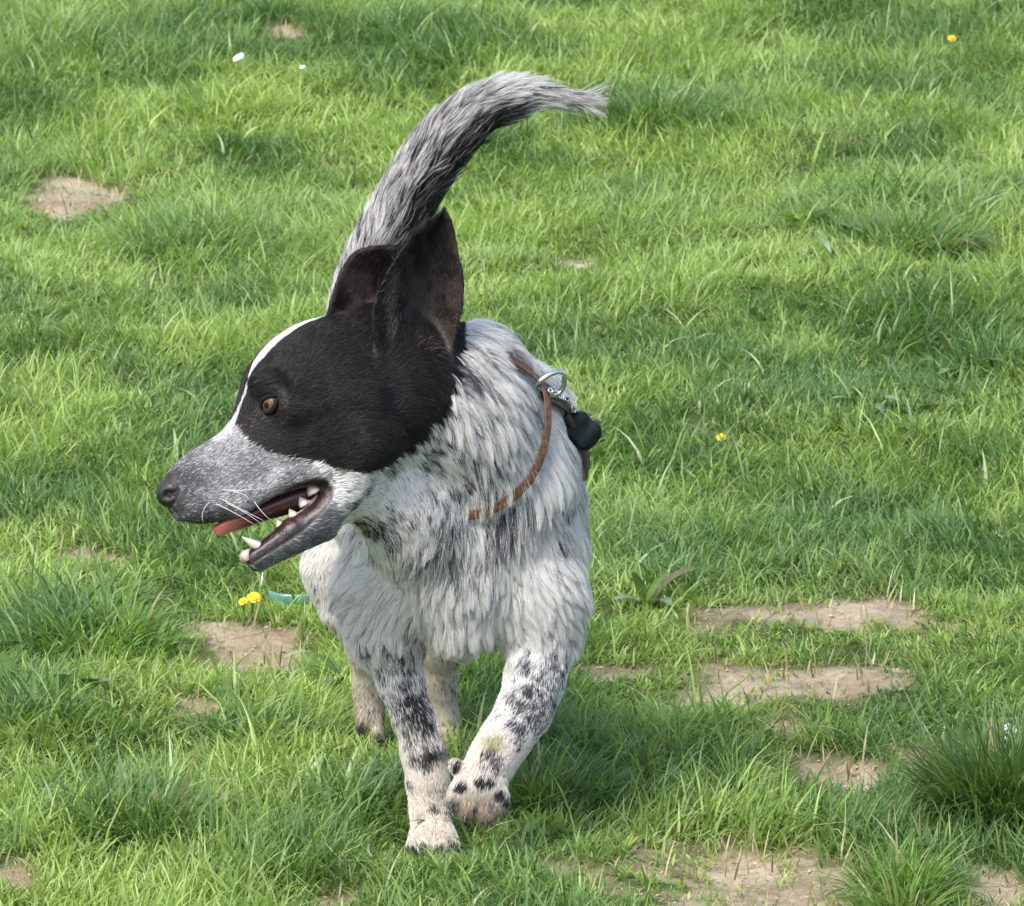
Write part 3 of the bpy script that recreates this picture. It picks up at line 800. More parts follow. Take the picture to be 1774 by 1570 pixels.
COLLAR_PIX = [(862, 612, 3), (886, 630, 4), (908, 650, 6), (926, 672, 8), (934, 700, 8), (935, 735, 8), (930, 770, 8), (920, 803, 8), (902, 835, 8), (880, 855, 8), (855, 872, 8), (828, 886, 6), (800, 894, -2), (770, 890, -8)]
GEAR_P = np.array([hit(u, v) for u, v in ((928, 688), (944, 696), (958, 704), (970, 714), (978, 726), (984, 742), (990, 760), (994, 780), (996, 800))])
COL_P = np.array([hit(u, v) for u, v, o in COLLAR_PIX]); COL_N = nrm(grad(COL_P, 12)); COL_T = COL_P + COL_N * np.array([o for *_, o in COLLAR_PIX])[:, None] * 2.35

def fur_system(NF, name, parent, mat):
    tri = np.concatenate([BQ[:, [0, 1, 2]], BQ[:, [0, 2, 3]]])
    a, b, c = BV[tri[:, 0]], BV[tri[:, 1]], BV[tri[:, 2]]
    ar = np.linalg.norm(np.cross(b - a, c - a), axis=1) * .5
    # a little denser where the short coat needs it (head, ears, muzzle)
    cen = (a + b + c) / 3; wgt = ar * np.where(cen[:, 2] < -60, 1.35, 1.0) * np.where(cen[:, 2] > 250, .8, 1)
    cdf = np.cumsum(wgt); cdf /= cdf[-1]
    k = np.searchsorted(cdf, rng.random(NF)); r1 = np.sqrt(rng.random(NF))[:, None]; r2 = rng.random(NF)[:, None]
    P = a[k] * (1 - r1) + b[k] * r1 * (1 - r2) + c[k] * r1 * r2
    r = regions(P)
    Nn = nrm(grad(P, 5.0))
    eyed = np.minimum(np.linalg.norm(P - EYE, axis=1), np.linalg.norm(P - mir(EYE), axis=1))
    nosd = np.linalg.norm(P - NOSE_C, axis=1)
    cold = np.full(NF, 1e9)
    cb, _, cp_ = seg_near(P, COL_P[:-2]); gb, _, _ = seg_near(P, GEAR_P)
    keep = (r['mouth'] < .5) & (eyed > 21) & (nosd > 30) & ~((cb < 13) & (rng.random(NF) < .92)) & (gb > 10)
    keep &= ~((r['earin'] > .5) & (rng.random(NF) < .35))
    P, Nn, cb, gb = P[keep], Nn[keep], cb[keep], gb[keep]; eyed = eyed[keep]
    r = {kk: vv[keep] for kk, vv in r.items()}; n = len(P)
    D = darkness(P, r); u, v, z = r['u'], r['v'], r['z']
    # flow
    T = flow(P); tl = (r['tail'] > .5)
    T[tl] = nrm(r['tdir'][tl] + np.array([0, .05, 0]))
    T = T + rng.normal(0, .07, (n, 3)) + (NZ(P / 26 + 5, 2)[:, None] - .5) * np.cross(Nn, T) * 1.1
    T = nrm(T - (T * Nn).sum(-1, keepdims=True) * Nn)
    # length in model units (2.4 = 1 mm)
    L = np.full(n, 30.0)
    neckw = sstep(-40, -170, r['a']) * (z < 150) * (1 - sstep(930, 1010, v))
    L = 32 + 34 * neckw
    L = np.where((v > 930) & (z < 100), 50 - 38 * sstep(1060, 1180, v), L)
    low = sstep(1150, 1300, v); L = L * (1 - low) + 10 * low
    headw = np.maximum(r['head'] * sstep(-190, -120, r['a']), r['patch'])
    hl = 15 - 8 * sstep(60, 160, r['a']) + 9 * sstep(-40, -140, r['a']) * (r['ear'] < .5); L = L * (1 - headw) + hl * headw
    L = np.where(r['muzzle'] > .5, 6.5, L); L = np.where(r['ear'] > .5, 9.0 + 8 * (r['earin'] < .5), L)
    L = np.where(r['head'] * (r['a'] > 20) * (r['b'] < -150) > .5, 9.0, L)
    L = np.where(tl, 44 + 26 * sstep(1, 5, r['tpar']) + 14 * sstep(6.5, 8.5, r['tpar']), L)
    L = np.where((z > 450) & (v > 900), 16 - 6 * sstep(1000, 1150, v), L)
    L = np.where(eyed < 34, 5, L); L = np.where(cb < 24, np.minimum(L, 12), L); L = np.where(gb < 34, np.minimum(L, 13), L)
    L = L * rng.uniform(.65, 1.2, n)
    longf = sstep(14, 36, L)
    lift = np.radians(16 + 12 * longf + rng.normal(0, 7, n)); lift = np.where(headw > .5, lift * .6, lift); lift = np.where(tl, np.radians(rng.normal(19, 11, n)) * (1 - .5 * sstep(6, 8.5, r['tpar'])), lift)
    # locks: strands in a small cell share a tip target
    cell = np.floor(P / 14.0 + rng.uniform(-.28, .28, (n, 3))).astype(np.int64)
    key = (cell[:, 0] * 73856093) ^ (cell[:, 1] * 19349663) ^ (cell[:, 2] * 83492791)
    _, inv = np.unique(key, return_inverse=True); nc = inv.max() + 1
    cnt = np.bincount(inv, minlength=nc)[:, None]
    avg = lambda X: np.stack([np.bincount(inv, X[:, i], minlength=nc) for i in range(3)], -1) / cnt
    down = np.array([0, CS, SN])
    T = nrm(T * .8 + avg(T)[inv] * .6 + rng.normal(0, .22, (nc, 3))[inv] * longf[:, None]); T = nrm(T - (T * Nn).sum(-1, keepdims=True) * Nn)
    lockL = rng.uniform(.8, 1.2, nc)[inv]; L = L * (1 + (lockL - 1) * longf)
    K = 5; pts = []
    for i in range(K):
        s = i / (K - 1)
        pt = P + (T * np.cos(lift)[:, None] * s + Nn * np.sin(lift)[:, None] * (s - .45 * s * s)) * L[:, None]
        pt = pt + down * (longf * L * (.10 - .10 * tl) * s * s)[:, None]
        pts.append(pt)
    tip = avg(pts[-1])[inv]
    for i in range(1, K):
        s = i / (K - 1); w = (.72 * longf * s ** 1.3)[:, None]
        pts[i] = pts[i] * (1 - w) + (tip - (pts[-1] - pts[i]) * .9) * w if i < K - 1 else pts[i] * (1 - w) + tip * w
        pts[i] = pts[i] + rng.normal(0, .6, (n, 3)) * s * longf[:, None]
    PT = np.stack(pts, 1)
    # colour: each hair is white or dark; locks share a tendency
    ld = rng.normal(0, .24, nc)[inv]
    pr = np.clip(D + ld * (D > .12) * (D < .9), 0, 1)
    dark = rng.random(n) < pr
    tone = rng.uniform(.82, 1.08, n)[:, None]
    wc = WHITE * tone
    lw = np.clip(sstep(1180, 1330, v) * .45 + (z > 450) * (v > 1080) * .6, 0, 1)[:, None]
    wc = wc * (1 - lw) + WARM * tone * lw
    mud = (sstep(1350, 1400, v) * (z < -120) * .85)[:, None]; wc = wc * (1 - mud) + np.array([.27, .21, .12]) * tone * (.5 + NZ(P / 9, 2)[:, None]) * mud
    hf = (sstep(1150, 1240, v) * (z > 450) * (u < 700) * .65)[:, None]; wc = wc * (1 - hf) + np.array([.30, .22, .14]) * tone * hf
    gs = (1 - sstep(8, 26, np.linalg.norm(P - GST, axis=1)))[:, None] * .75; wc = wc * (1 - gs) + np.array([.38, .40, .12]) * tone * gs
    wc = wc * (1 - .45 * r['muzzle'][:, None]) + np.array([.46, .46, .48]) * .45 * r['muzzle'][:, None]
    wc = wc * (1 - .22 * tl[:, None]) + np.array([.55, .53, .50]) * .22 * tl[:, None]
    bc = BLACK * rng.uniform(.6, 1.6, n)[:, None]
    bc = np.where((r['patch'] > .5)[:, None], bc * .8, bc); grey = (r['patch'] < .5) & (D < .85) & (rng.random(n) < .62 - .35 * tl); bc[grey] = np.array([.12, .125, .145]) * rng.uniform(.5, 1.9, (grey.sum(), 1))
    brown = (r['ear'] > .5) & (r['earin'] > .5); bc[brown] = np.array([.050, .037, .032]) * (rng.uniform(.4, 1.5, (n, 1)) * (.3 + 1.0 * sstep(.35, .7, NZ2(P / 22, 2))[:, None]))[brown]  # brown inner-ear hair, its colour brightened in patches to look lit
    # pale tufts lining the front edge of the near ear
    e_t = np.exp(-((u - (675 + .002 * (v - 525) ** 2)) / 11) ** 2) * sstep(455, 490, v) * (1 - sstep(575, 610, v)) * (z < -200) * (r['earin'] > .5)
    pale = rng.random(n) < e_t * .5; bc[pale] = np.array([.26, .23, .17])
    e_t = np.exp(-((u - 745) ** 2 / 500 + (v - 600) ** 2 / 160)) * (z < -200); pale = rng.random(n) < e_t * .35; bc[pale] = np.array([.20, .16, .13])
    brow = rng.random(n) < np.clip(r['patch'] * (r['ear'] < .5) * (z < -100) * .25, 0, 1); bc[brow] = np.array([.045, .036, .030])
    mz = (r['muzzle'] > .5) & (rng.random(n) < .75); mzc = (.40 * (1 - D) ** 1.2 + .035)[:, None] * np.array([.98, .99, 1.04]) * rng.uniform(.6, 1.5, n)[:, None]
    col = np.where(dark[:, None], bc, wc); col[mz] = mzc[mz]
    PT[:, :, :] = PT
    cd = bpy.data.hair_curves.new(name); cd.add_curves([K] * n)
    cd.attributes['position'].data.foreach_set('vector', W(PT.reshape(-1, 3)).astype(np.float32).ravel())
    rad = np.empty((n, K), np.float32); rw = (.00012 + .00004 * (1 - longf)) * rng.uniform(.8, 1.3, n)
    for i in range(K): rad[:, i] = rw * (1 - .8 * (i / (K - 1)) ** 1.5)
    ra = cd.attributes.get('radius') or cd.attributes.new('radius', 'FLOAT', 'POINT'); ra.data.foreach_set('value', rad.ravel())
    ca = cd.attributes.new('Col', 'FLOAT_COLOR', 'CURVE'); c4 = np.ones((n, 4), np.float32); c4[:, :3] = np.clip(col, 0, 1); ca.data.foreach_set('color', c4.ravel())
    cd.materials.append(mat)
    o = link(bpy.data.objects.new(name, cd)); o.parent = parent
    o.matrix_parent_inverse = (parent.matrix_parent_inverse @ parent.matrix_basis).inverted() if False else o.matrix_parent_inverse
    print('fur', n)
    return o

NOSE_C = hit(300, 850)
NOSE_C = H(292, 850, 0)
GST = hit(855, 1286)
m, N, L_ = nodes_of('dog_hair')
out = N.new('ShaderNodeOutputMaterial'); p = N.new('ShaderNodeBsdfPrincipled'); a = N.new('ShaderNodeAttribute'); a.attribute_name = 'Col'
L_.new(a.outputs['Color'], p.inputs['Base Color']); p.inputs['Roughness'].default_value = .42; p.inputs['Specular IOR Level'].default_value = .35
t = N.new('ShaderNodeBsdfTranslucent'); L_.new(a.outputs['Color'], t.inputs['Color']); mx = N.new('ShaderNodeMixShader'); mx.inputs[0].default_value = .3
L_.new(p.outputs[0], mx.inputs[1]); L_.new(t.outputs[0], mx.inputs[2]); L_.new(mx.outputs[0], out.inputs[0])
hair_mat = m
if not SKIP_FUR:
    fur = fur_system(int(680000 * DETAIL), 'fur', body, hair_mat)
    bpy.context.view_layer.update()
#PARTS
# ------------------------------------------------------------------ parts of the dog
def tube(path, rad, name, mat, parent, n=8, closed=False, flat=None):
    """round tube through 3-D points (dog space); rad scalar or per point"""
    P = np.asarray(path, float); K = len(P); rad = np.broadcast_to(rad, (K,))
    T = nrm(np.roll(P, -1, 0) - np.roll(P, 1, 0)) if closed else nrm(np.gradient(P, axis=0))
    ref = np.array([0.3, 0.2, 1.0]); u = nrm(np.cross(T[0], ref)); us = [u]
    for i in range(1, K):
        u = us[-1] - (us[-1] @ T[i]) * T[i]; us.append(nrm(u))
    U_ = np.array(us); V_ = np.cross(T, U_)
    a = np.linspace(0, 2 * np.pi, n, endpoint=False)
    V = P[:, None, :] + (U_[:, None, :] * np.cos(a)[None, :, None] + V_[:, None, :] * np.sin(a)[None, :, None]) * rad[:, None, None]
    V = V.reshape(-1, 3); i = np.arange(K if closed else K - 1)[:, None] * n; j = np.arange(n)[None]
    i2 = ((np.arange(K if closed else K - 1) + 1) % K)[:, None] * n
    q = np.stack([i + j, i + (j + 1) % n, i2 + (j + 1) % n, i2 + j], -1).reshape(-1, 4)
    fs = [q]
    if not closed:
        V = np.concatenate([V, P[:1], P[-1:]]); c0, c1 = K * n, K * n + 1
        fs.append(np.array([[c0, (k + 1) % n, k] for k in range(n)] + [[c1, (K - 1) * n + k, (K - 1) * n + (k + 1) % n] for k in range(n)]))
    return np_mesh(name, W(V), fs, mat, parent)

def sphere_mesh(c, A, r, name, mat, parent, fn=None, col=None, nu=48, nv=32):
    """A rows = axes; fn(dirs)->radial factor; col(dirs)->rgb"""
    th = np.linspace(0, np.pi, nv + 1)[1:-1]; ph = np.linspace(0, 2 * np.pi, nu, endpoint=False)
    D = [np.array([[1.0, 0, 0]])]
    for t_ in th: D.append(np.stack([np.full(nu, math.cos(t_)), math.sin(t_) * np.cos(ph), math.sin(t_) * np.sin(ph)], -1))
    D.append(np.array([[-1.0, 0, 0]])); D = np.concatenate(D)
    f = fn(D)[:, None] if fn is not None else 1.0
    P = np.asarray(c) + (D * f * np.asarray(r)) @ np.asarray(A)
    q = []; t3 = []
    for i in range(nv - 2):
        for j in range(nu):
            a0 = 1 + i * nu + j; b0 = 1 + i * nu + (j + 1) % nu
            q.append([a0, b0, b0 + nu, a0 + nu])
    last = len(D) - 1; o = 1 + (nv - 2) * nu
    for j in range(nu):
        t3.append([0, 1 + (j + 1) % nu, 1 + j]); t3.append([last, o + j, o + (j + 1) % nu])
    return np_mesh(name, W(P), [np.array(q), np.array(t3)], mat, parent, col=col(D) if col else None)

nose_mat = simple_mat('nose_leather', (.009, .008, .009), rough=.42, noise=.4, nscale=900, bump=.8, coat=.12)
def nfn(D):
    f = np.ones(len(D))
    for s_ in (1, -1):
        d_ = nrm(np.array([.72, .05, .70 * s_])); f -= .42 * np.exp(-((np.arccos(np.clip(D @ d_, -1, 1))) / .24) ** 2)
        d2 = nrm(np.array([.35, -.12, .95 * s_])); f -= .22 * np.exp(-((np.arccos(np.clip(D @ d2, -1, 1))) / .20) ** 2)
    f -= .10 * np.exp(-(D[:, 2] / .10) ** 2) * (D[:, 0] > .2) * (D[:, 1] < .2)
    return f
nose = sphere_mesh(H(303, 851, 0), [HF, HU, HL], (33, 27, 29), 'nose', nose_mat, None, nfn); dpar(nose)

eye_mat = vcol_mat('eye_surface', rough=.5, spec=.2, coat=.12)
def eye_build(C_, n_, gaze):
    up = nrm(HU - (HU @ gaze) * gaze); sd_ = np.cross(gaze, up)
    def ecol(D):
        a_ = np.arccos(np.clip(D[:, 0], -1, 1)); o = np.zeros((len(D), 3)) + np.array([.010, .008, .008])
        ir = (a_ < .88); fib = .75 + .5 * NZ(D * 18, 2); o[ir] = np.array([.105, .054, .027]) * fib[ir][:, None]
        o[(a_ > .78) & (a_ < .92)] = (.035, .017, .010)
        o[a_ < .32] = (.003, .003, .003); return o
    e = sphere_mesh(C_, [gaze, up, sd_], (20, 20, 20), 'eye', eye_mat, None, None, ecol, 64, 48); dpar(e); return e
gz = nrm(EN + HF * .25); eye_build(EYE_C, EN, gz)
gz2 = gz - 2 * (gz @ HL) * HL; eye_build(EYE2_C, EN2, gz2)
# eyelids: dark leathery rims, upper and lower
lid_mat = simple_mat('eyelid_skin', (.006, .005, .005), rough=.75, spec=.2, bump=.3, nscale=800)
for C_, n_ in ((EYE_C, EN), (EYE2_C, EN2)):
    f_ = nrm(HF - (HF @ n_) * n_); u_ = np.cross(n_, f_); u_ = u_ if u_ @ HU > 0 else -u_
    for sg in (1, -1):
        path = []
        for t_ in np.linspace(-1, 1, 15):
            q_ = f_ * (20.5 * t_) + u_ * (2.0 * t_) + u_ * sg * (13.0 if sg > 0 else 13.0) * math.cos(t_ * math.pi / 2) ** .8
            dd = math.sqrt(max(21.5 ** 2 - q_ @ q_, 0)); path.append(C_ + q_ + n_ * dd)
        o = tube(path, np.array([2.0 + 2.8 * math.cos(t_ * math.pi / 2) ** .6 for t_ in np.linspace(-1, 1, 15)]), 'eyelid', lid_mat, None); dpar(o)

# tongue: flat, slightly cupped, lying along the mouth and out past the lip
tp = [H(565, 852, 0), H(530, 859, 0), H(490, 873, 0), H(450, 889, 0), H(415, 904, 0), H(392, 912, 0), H(378, 919, 0), H(372, 921, 0)]
tw = [36, 38, 37, 34, 30, 24, 16, 5]; tt = [24, 23, 20, 16, 14, 12, 10, 5]
V = []; K = len(tp); n = 20
fine_t = np.linspace(0, K - 1, 36)
TPn = np.stack([np.interp(fine_t, range(K), np.array(tp)[:, i]) for i in range(3)], -1); twf = np.interp(fine_t, range(K), tw); ttf = np.interp(fine_t, range(K), tt)
T = nrm(np.gradient(TPn, axis=0)); Uu = nrm(np.cross(T, HL)); Uu = Uu * np.sign(Uu @ HU)[:, None]
a = np.linspace(0, 2 * np.pi, n, endpoint=False)
for i in range(len(TPn)):
    x_ = np.cos(a) * twf[i]; y_ = np.sin(a) * ttf[i] + (np.cos(a) ** 2) * 5 - 4 * np.exp(-(np.cos(a) / .25) ** 2) * (np.sin(a) > 0)
    V.append(TPn[i] + x_[:, None] * HL + y_[:, None] * Uu[i])
V = np.concatenate(V); Kf = len(TPn); i = np.arange(Kf - 1)[:, None] * n; j = np.arange(n)[None]
q = np.stack([i + j, i + (j + 1) % n, i + n + (j + 1) % n, i + n + j], -1).reshape(-1, 4)
V = np.concatenate([V, TPn[-1:] + T[-1] * 3]); q3 = np.array([[(Kf - 1) * n + k, (Kf - 1) * n + (k + 1) % n, len(V) - 1] for k in range(n)])
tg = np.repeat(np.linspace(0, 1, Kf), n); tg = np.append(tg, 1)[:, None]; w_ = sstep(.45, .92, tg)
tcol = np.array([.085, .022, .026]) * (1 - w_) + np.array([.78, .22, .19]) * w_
tongue = np_mesh('tongue', W(V), [q, q3], vcol_mat('tongue_flesh', rough=.3, spec=.5, bump=.35, nscale=700, coat=.4), None, col=tcol); dpar(tongue)

tooth_mat = simple_mat('tooth_enamel', (.66, .62, .54), rough=.22, noise=.08, nscale=300, coat=.5)
gum_mat = simple_mat('gum_flesh', (.55, .36, .33), rough=.35, noise=.3, nscale=300, coat=.3)
def tooth(base, tip, r, bend=0.0):
    b, t_ = np.asarray(base), np.asarray(tip); k = np.linspace(0, 1, 9)[:, None]
    side = HF * bend; P = b + (t_ - b) * k + side * (k * (1 - k)) * 4
    o = tube(P, r * np.array([1, 1.04, 1.02, .95, .84, .68, .5, .3, .08]), 'tooth', tooth_mat, None, 12); dpar(o)
for s_ in (1, -1):
    tooth(H(455, 950, s_ * 19), H(419, 930, s_ * 22), 8, .9)
    for k_, (u_, v_, w2) in enumerate([(484, 908, 27), (506, 890, 32), (524, 869, 38), (541, 847, 45)]):
        rr = (7.5, 8.5, 9, 12)[k_]; b0 = H(u_ + 4, v_ + 7, s_ * w2)
        tooth(b0, H(u_ - 5, v_ - 8, s_ * w2), rr)
        tooth(b0 + HF * -7, H(u_ + 4, v_ - 2, s_ * w2), rr * .7)
    for k_ in range(3):
        c_ = s_ * (3 + 5 * k_); tooth(H(441 + k_ * 2, 965, c_), H(420 + k_ * 3, 953 + k_, c_), 4.2)
gum = tube([H(432, 962, -17), H(427, 964, -8), H(425, 965, 0), H(427, 964, 8), H(434, 961, 17)], 11, 'gum', gum_mat, None, 10); dpar(gum)
for s_ in (1, -1):
    gum = tube([H(440, 960, s_ * 16), H(470, 936, s_ * 21), H(500, 910, s_ * 27), H(530, 885, s_ * 34), H(552, 860, s_ * 42)], [8, 6, 6, 7, 6], 'gum', gum_mat, None, 8); dpar(gum)

whisk_mat = simple_mat('whisker_hair', (.75, .73, .68), rough=.35)
for (u0, v0), (u1, v1), (u2, v2) in [((384, 848), (425, 852), (432, 866)), ((388, 850), (430, 850), (462, 846)), ((378, 862), (422, 884), (458, 903)), ((372, 872), (408, 888), (442, 910)), ((366, 868), (345, 884), (352, 905)),
                                     ((392, 872), (430, 888), (452, 908)), ((440, 868), (452, 888), (470, 902))]:
    p0 = hit(u0, v0); z0 = p0[2]; p1 = pp(u1, v1, z0 - 20); p2 = pp(u2, v2, z0 - 34)
    k = np.linspace(0, 1, 9)[:, None]; P = p0 * (1 - k) ** 2 + 2 * p1 * k * (1 - k) + p2 * k * k
    o = tube(P, .62 * (1 - .75 * k[:, 0]), 'whisker', whisk_mat, None, 5); dpar(o)

claw_mat = simple_mat('claw_horn', (.035, .028, .026), rough=.3, noise=.4, nscale=400)
for (u, v, z), (u2, v2, z2_), r_ in [((716, 1468, -48), (711, 1476, -62), 4.5), ((737, 1474, -74), (735, 1484, -88), 5), ((762, 1474, -74), (764, 1484, -88), 5), ((786, 1468, -46), (792, 1476, -60), 4.5),
                                   ((785, 1398, -196), (780, 1412, -203), 4.5), ((807, 1414, -203), (804, 1428, -210), 5), ((842, 1422, -203), (843, 1437, -208), 5), ((868, 1408, -198), (871, 1422, -203), 4.5),
                                   ((627, 1272, 648), (625, 1286, 642), 5), ((655, 1288, 642), (655, 1302, 638), 5), ((754, 1296, 638), (753, 1306, 630), 5), ((786, 1296, 638), (787, 1306, 630), 5)]:
    a0 = pp(u, v, z); a1 = pp(u2, v2, z2_); k = np.linspace(0, 1, 6)[:, None]
    o = tube(a0 + (a1 - a0) * k, r_ * np.array([1, .95, .82, .62, .38, .1]), 'claw', claw_mat, None, 8); dpar(o)

# collar
leather = simple_mat('brown_leather', (.15, .065, .034), rough=.5, noise=.55, nscale=260, bump=.4)
dark_leather = simple_mat('dark_strap_leather', (.032, .020, .017), rough=.45, noise=.4, nscale=200, bump=.4)
steel = simple_mat('polished_steel', (.72, .73, .75), rough=.16, metal=1.0, noise=.08, nscale=150)
def resample(P, n, closed=False):
    P = np.asarray(P); 
    if closed: P = np.concatenate([P, P[:1]])
    s = np.concatenate([[0], np.cumsum(np.linalg.norm(np.diff(P, axis=0), axis=1))]); t_ = np.linspace(0, s[-1], n, endpoint=not closed)
    return np.stack([np.interp(t_, s, P[:, i]) for i in range(3)], -1)
def smooth_path(P, it=4, closed=False):
    P = P.copy()
    for _ in range(it):
        if closed: P = (np.roll(P, 1, 0) + 2 * P + np.roll(P, -1, 0)) / 4
        else: P[1:-1] = (P[:-2] + 2 * P[1:-1] + P[2:]) / 4
    return P
def band(path, nrmls, width, thick, name, mat, parent, closed=True):
    P = np.asarray(path); K = len(P); T = nrm(np.roll(P, -1, 0) - np.roll(P, 1, 0)) if closed else nrm(np.gradient(P, axis=0))
    Nn = nrm(nrmls - (nrmls * T).sum(-1, keepdims=True) * T); B = np.cross(T, Nn)
    prof = [(-1, -.5), (-1.0, .3), (-.85, .5), (.85, .5), (1.0, .3), (1, -.5)]; n = len(prof)
    V = np.stack([P + B * (x_ * width / 2) + Nn * (y_ * thick) for x_, y_ in prof], 1).reshape(-1, 3)
    i = np.arange(K if closed else K - 1); i2 = (i + 1) % K; j = np.arange(n)
    q = np.stack([i[:, None] * n + j, i[:, None] * n + (j + 1) % n, i2[:, None] * n + (j + 1) % n, i2[:, None] * n + j], -1).reshape(-1, 4)
    return np_mesh(name, W(V), q, mat, parent)
def march(c, d, lo_=10, hi_=330):
    t_ = np.arange(lo_, hi_, 2.0); P = c + d * t_[:, None]; f = samp(P); k = np.argmax(f > 0)
    return P[k] if f[k] > 0 else P[-1]
cc = pp(790, 760, -60); X0 = COL_T - cc
_, _, vh = np.linalg.svd(COL_T - COL_T.mean(0)); pn = vh[2]
e1_ = nrm(X0[0] - (X0[0] @ pn) * pn); e2_ = np.cross(pn, e1_)
ang = np.unwrap(np.arctan2(X0 @ e2_, X0 @ e1_)); sgn = np.sign(ang[-1] - ang[0])
rest = []
gap = 2 * math.pi - abs(ang[-1] - ang[0])
off0 = (X0 @ pn)
for k in range(1, 24):
    a_ = ang[-1] + sgn * gap * k / 24; o_ = off0[-1] + (off0[0] - off0[-1]) * k / 24
    d_ = e1_ * math.cos(a_) + e2_ * math.sin(a_); q_ = march(cc + pn * o_, d_); w_ = q_ - cc - pn * o_; lw_ = np.linalg.norm(w_); rest.append(cc + pn * o_ + d_ * (min(lw_, 165) - 8))
loop = np.concatenate([COL_T, np.array(rest)]); loop = smooth_path(resample(loop, 160, True), 5, True)
cn_ = nrm(grad(loop, 14)); cn_ = smooth_path(cn_, 8, True)
collar = band(loop, cn_, 18, 2.5, 'collar', leather, None); dpar(collar)
tag(collar, 'thin brown leather collar')
# stitching as a pale thread along the strap
vis = resample(COL_T, 60)
thread = simple_mat('stitch_thread', (.55, .42, .30), rough=.8)
tn = nrm(grad(vis, 14)); tT = nrm(np.gradient(vis, axis=0)); tB = np.cross(tT, tn)
# steel ring standing up from the collar, chain and harness behind it
RC = COL_T[3]
zr = RC[2]
ring = tube(smooth_path(resample([pp(926, 672, zr - 4), pp(934, 661, zr - 12), pp(950, 650, zr - 10), pp(968, 643, zr - 4), pp(978, 648, zr + 4), pp(978, 666, zr + 14), pp(970, 682, zr + 18), pp(950, 686, zr + 10), pp(934, 680, zr)], 40, True), 2, True),
            4.6, 'ring', steel, collar, 10, closed=True)
def link_mesh(c, ax, bx, L_, w_, r_, name, mat, parent):
    a = np.linspace(0, 2 * np.pi, 24, endpoint=False); P = [c + ax * (L_ * math.cos(t_)) + bx * (w_ * math.sin(t_)) for t_ in a]
    return tube(P, r_, name, mat, parent, 8, closed=True)
harness = None
hc0 = pp(812, 930, 150); hn = nrm(np.array([.18, .25, 1.0])); he1 = nrm(np.cross(hn, [0, 1, 0])); he2 = np.cross(hn, he1)
lp = []
for a_ in np.linspace(0, 2 * np.pi, 60, endpoint=False):
    d_ = he1 * math.cos(a_) + he2 * math.sin(a_); lp.append(march(hc0, d_) + d_ * (16 if d_[0] > .5 and d_[1] < .2 else 1))
lp = smooth_path(resample(np.array(lp), 140, True), 6, True)
hst = band(lp, nrm(lp - hc0), 30, 7, 'harness', dark_leather, None); dpar(hst); tag(hst, 'dark leather harness strap round the chest')
def out_pt(u, v, clear):
    q_ = hit(u, v)
    if abs(samp(q_[None])[0]) > 12: q_ = np.array([*pp(u, v, zr + 60)])
    for _ in range(30):
        f_ = samp(q_[None])[0]
        if f_ >= clear: break
        q_ = q_ + nrm(grad(q_[None], 8))[0] * 2
    return q_
cpath = smooth_path(resample(np.array([out_pt(u, v, 19) for u, v in ((938, 686), (950, 692), (962, 698), (972, 705), (982, 712))]), 12), 2)
under = band(smooth_path(resample(np.array([out_pt(u, v, 12) for u, v in ((928, 690), (945, 698), (960, 706), (975, 716), (986, 726))]), 16), 2), nrm(grad(cpath[[5]], 8)).repeat(16, 0), 16, 5, 'strap', dark_leather, hst, closed=False)
nl = 7
for k in range(nl):
    c_ = cpath[int(k * 11 / (nl - 1))]; ax = nrm(cpath[min(11, int(k * 11 / (nl - 1)) + 1)] - cpath[max(0, int(k * 11 / (nl - 1)) - 1)])
    bx1 = nrm(np.cross(ax, [0, 0, 1])); bx2 = np.cross(ax, bx1)
    link_mesh(c_, ax, nrm(bx1 + bx2) if k % 2 else nrm(bx1 - bx2), 7.5, 5.5, 2.3, 'chain_link', steel, hst)
# top strap piece running from the snap down the flank, and the rolled pouch on it
tsp = smooth_path(resample([pp(982, 712, zr + 100), pp(1000, 738, zr + 110), pp(1010, 770, zr + 118), pp(1012, 800, zr + 125), pp(1006, 832, zr + 128)], 30), 3)
band(tsp, np.tile(np.array([[.85, -.35, -.3]]), (30, 1)), 44, 12, 'strap', dark_leather, hst, closed=False)
pouch_mat = simple_mat('dark_teal_nylon', (.006, .014, .014), rough=.75, noise=.7, nscale=120, bump=.9, spec=.25)
plum = simple_mat('plum_trim', (.060, .022, .050), rough=.5, noise=.5, nscale=150)
def sup(e):
    return lambda D: 1.0 / (np.sum(np.abs(D) ** e, -1)) ** (1 / e)
pax = [nrm([.75, .66, 0]), nrm([-.66, .75, 0]), np.array([0, 0, 1.0])]
pouch = sphere_mesh(pp(1008, 746, zr + 116), pax, (32, 27, 28), 'pouch', pouch_mat, hst, lambda D: sup(5)(D) * (1 - .05 * np.cos(D[:, 0] * 9) - .10 * (NZ(D * 2.2 + 4, 2) - .5)))
sphere_mesh(pp(1029, 737, zr + 118), pax, (6, 12, 17), 'trim', plum, pouch, sup(3.5))
sphere_mesh(pp(1034, 742, zr + 104), pax, (3, 3, 3), 'stud', steel, pouch)
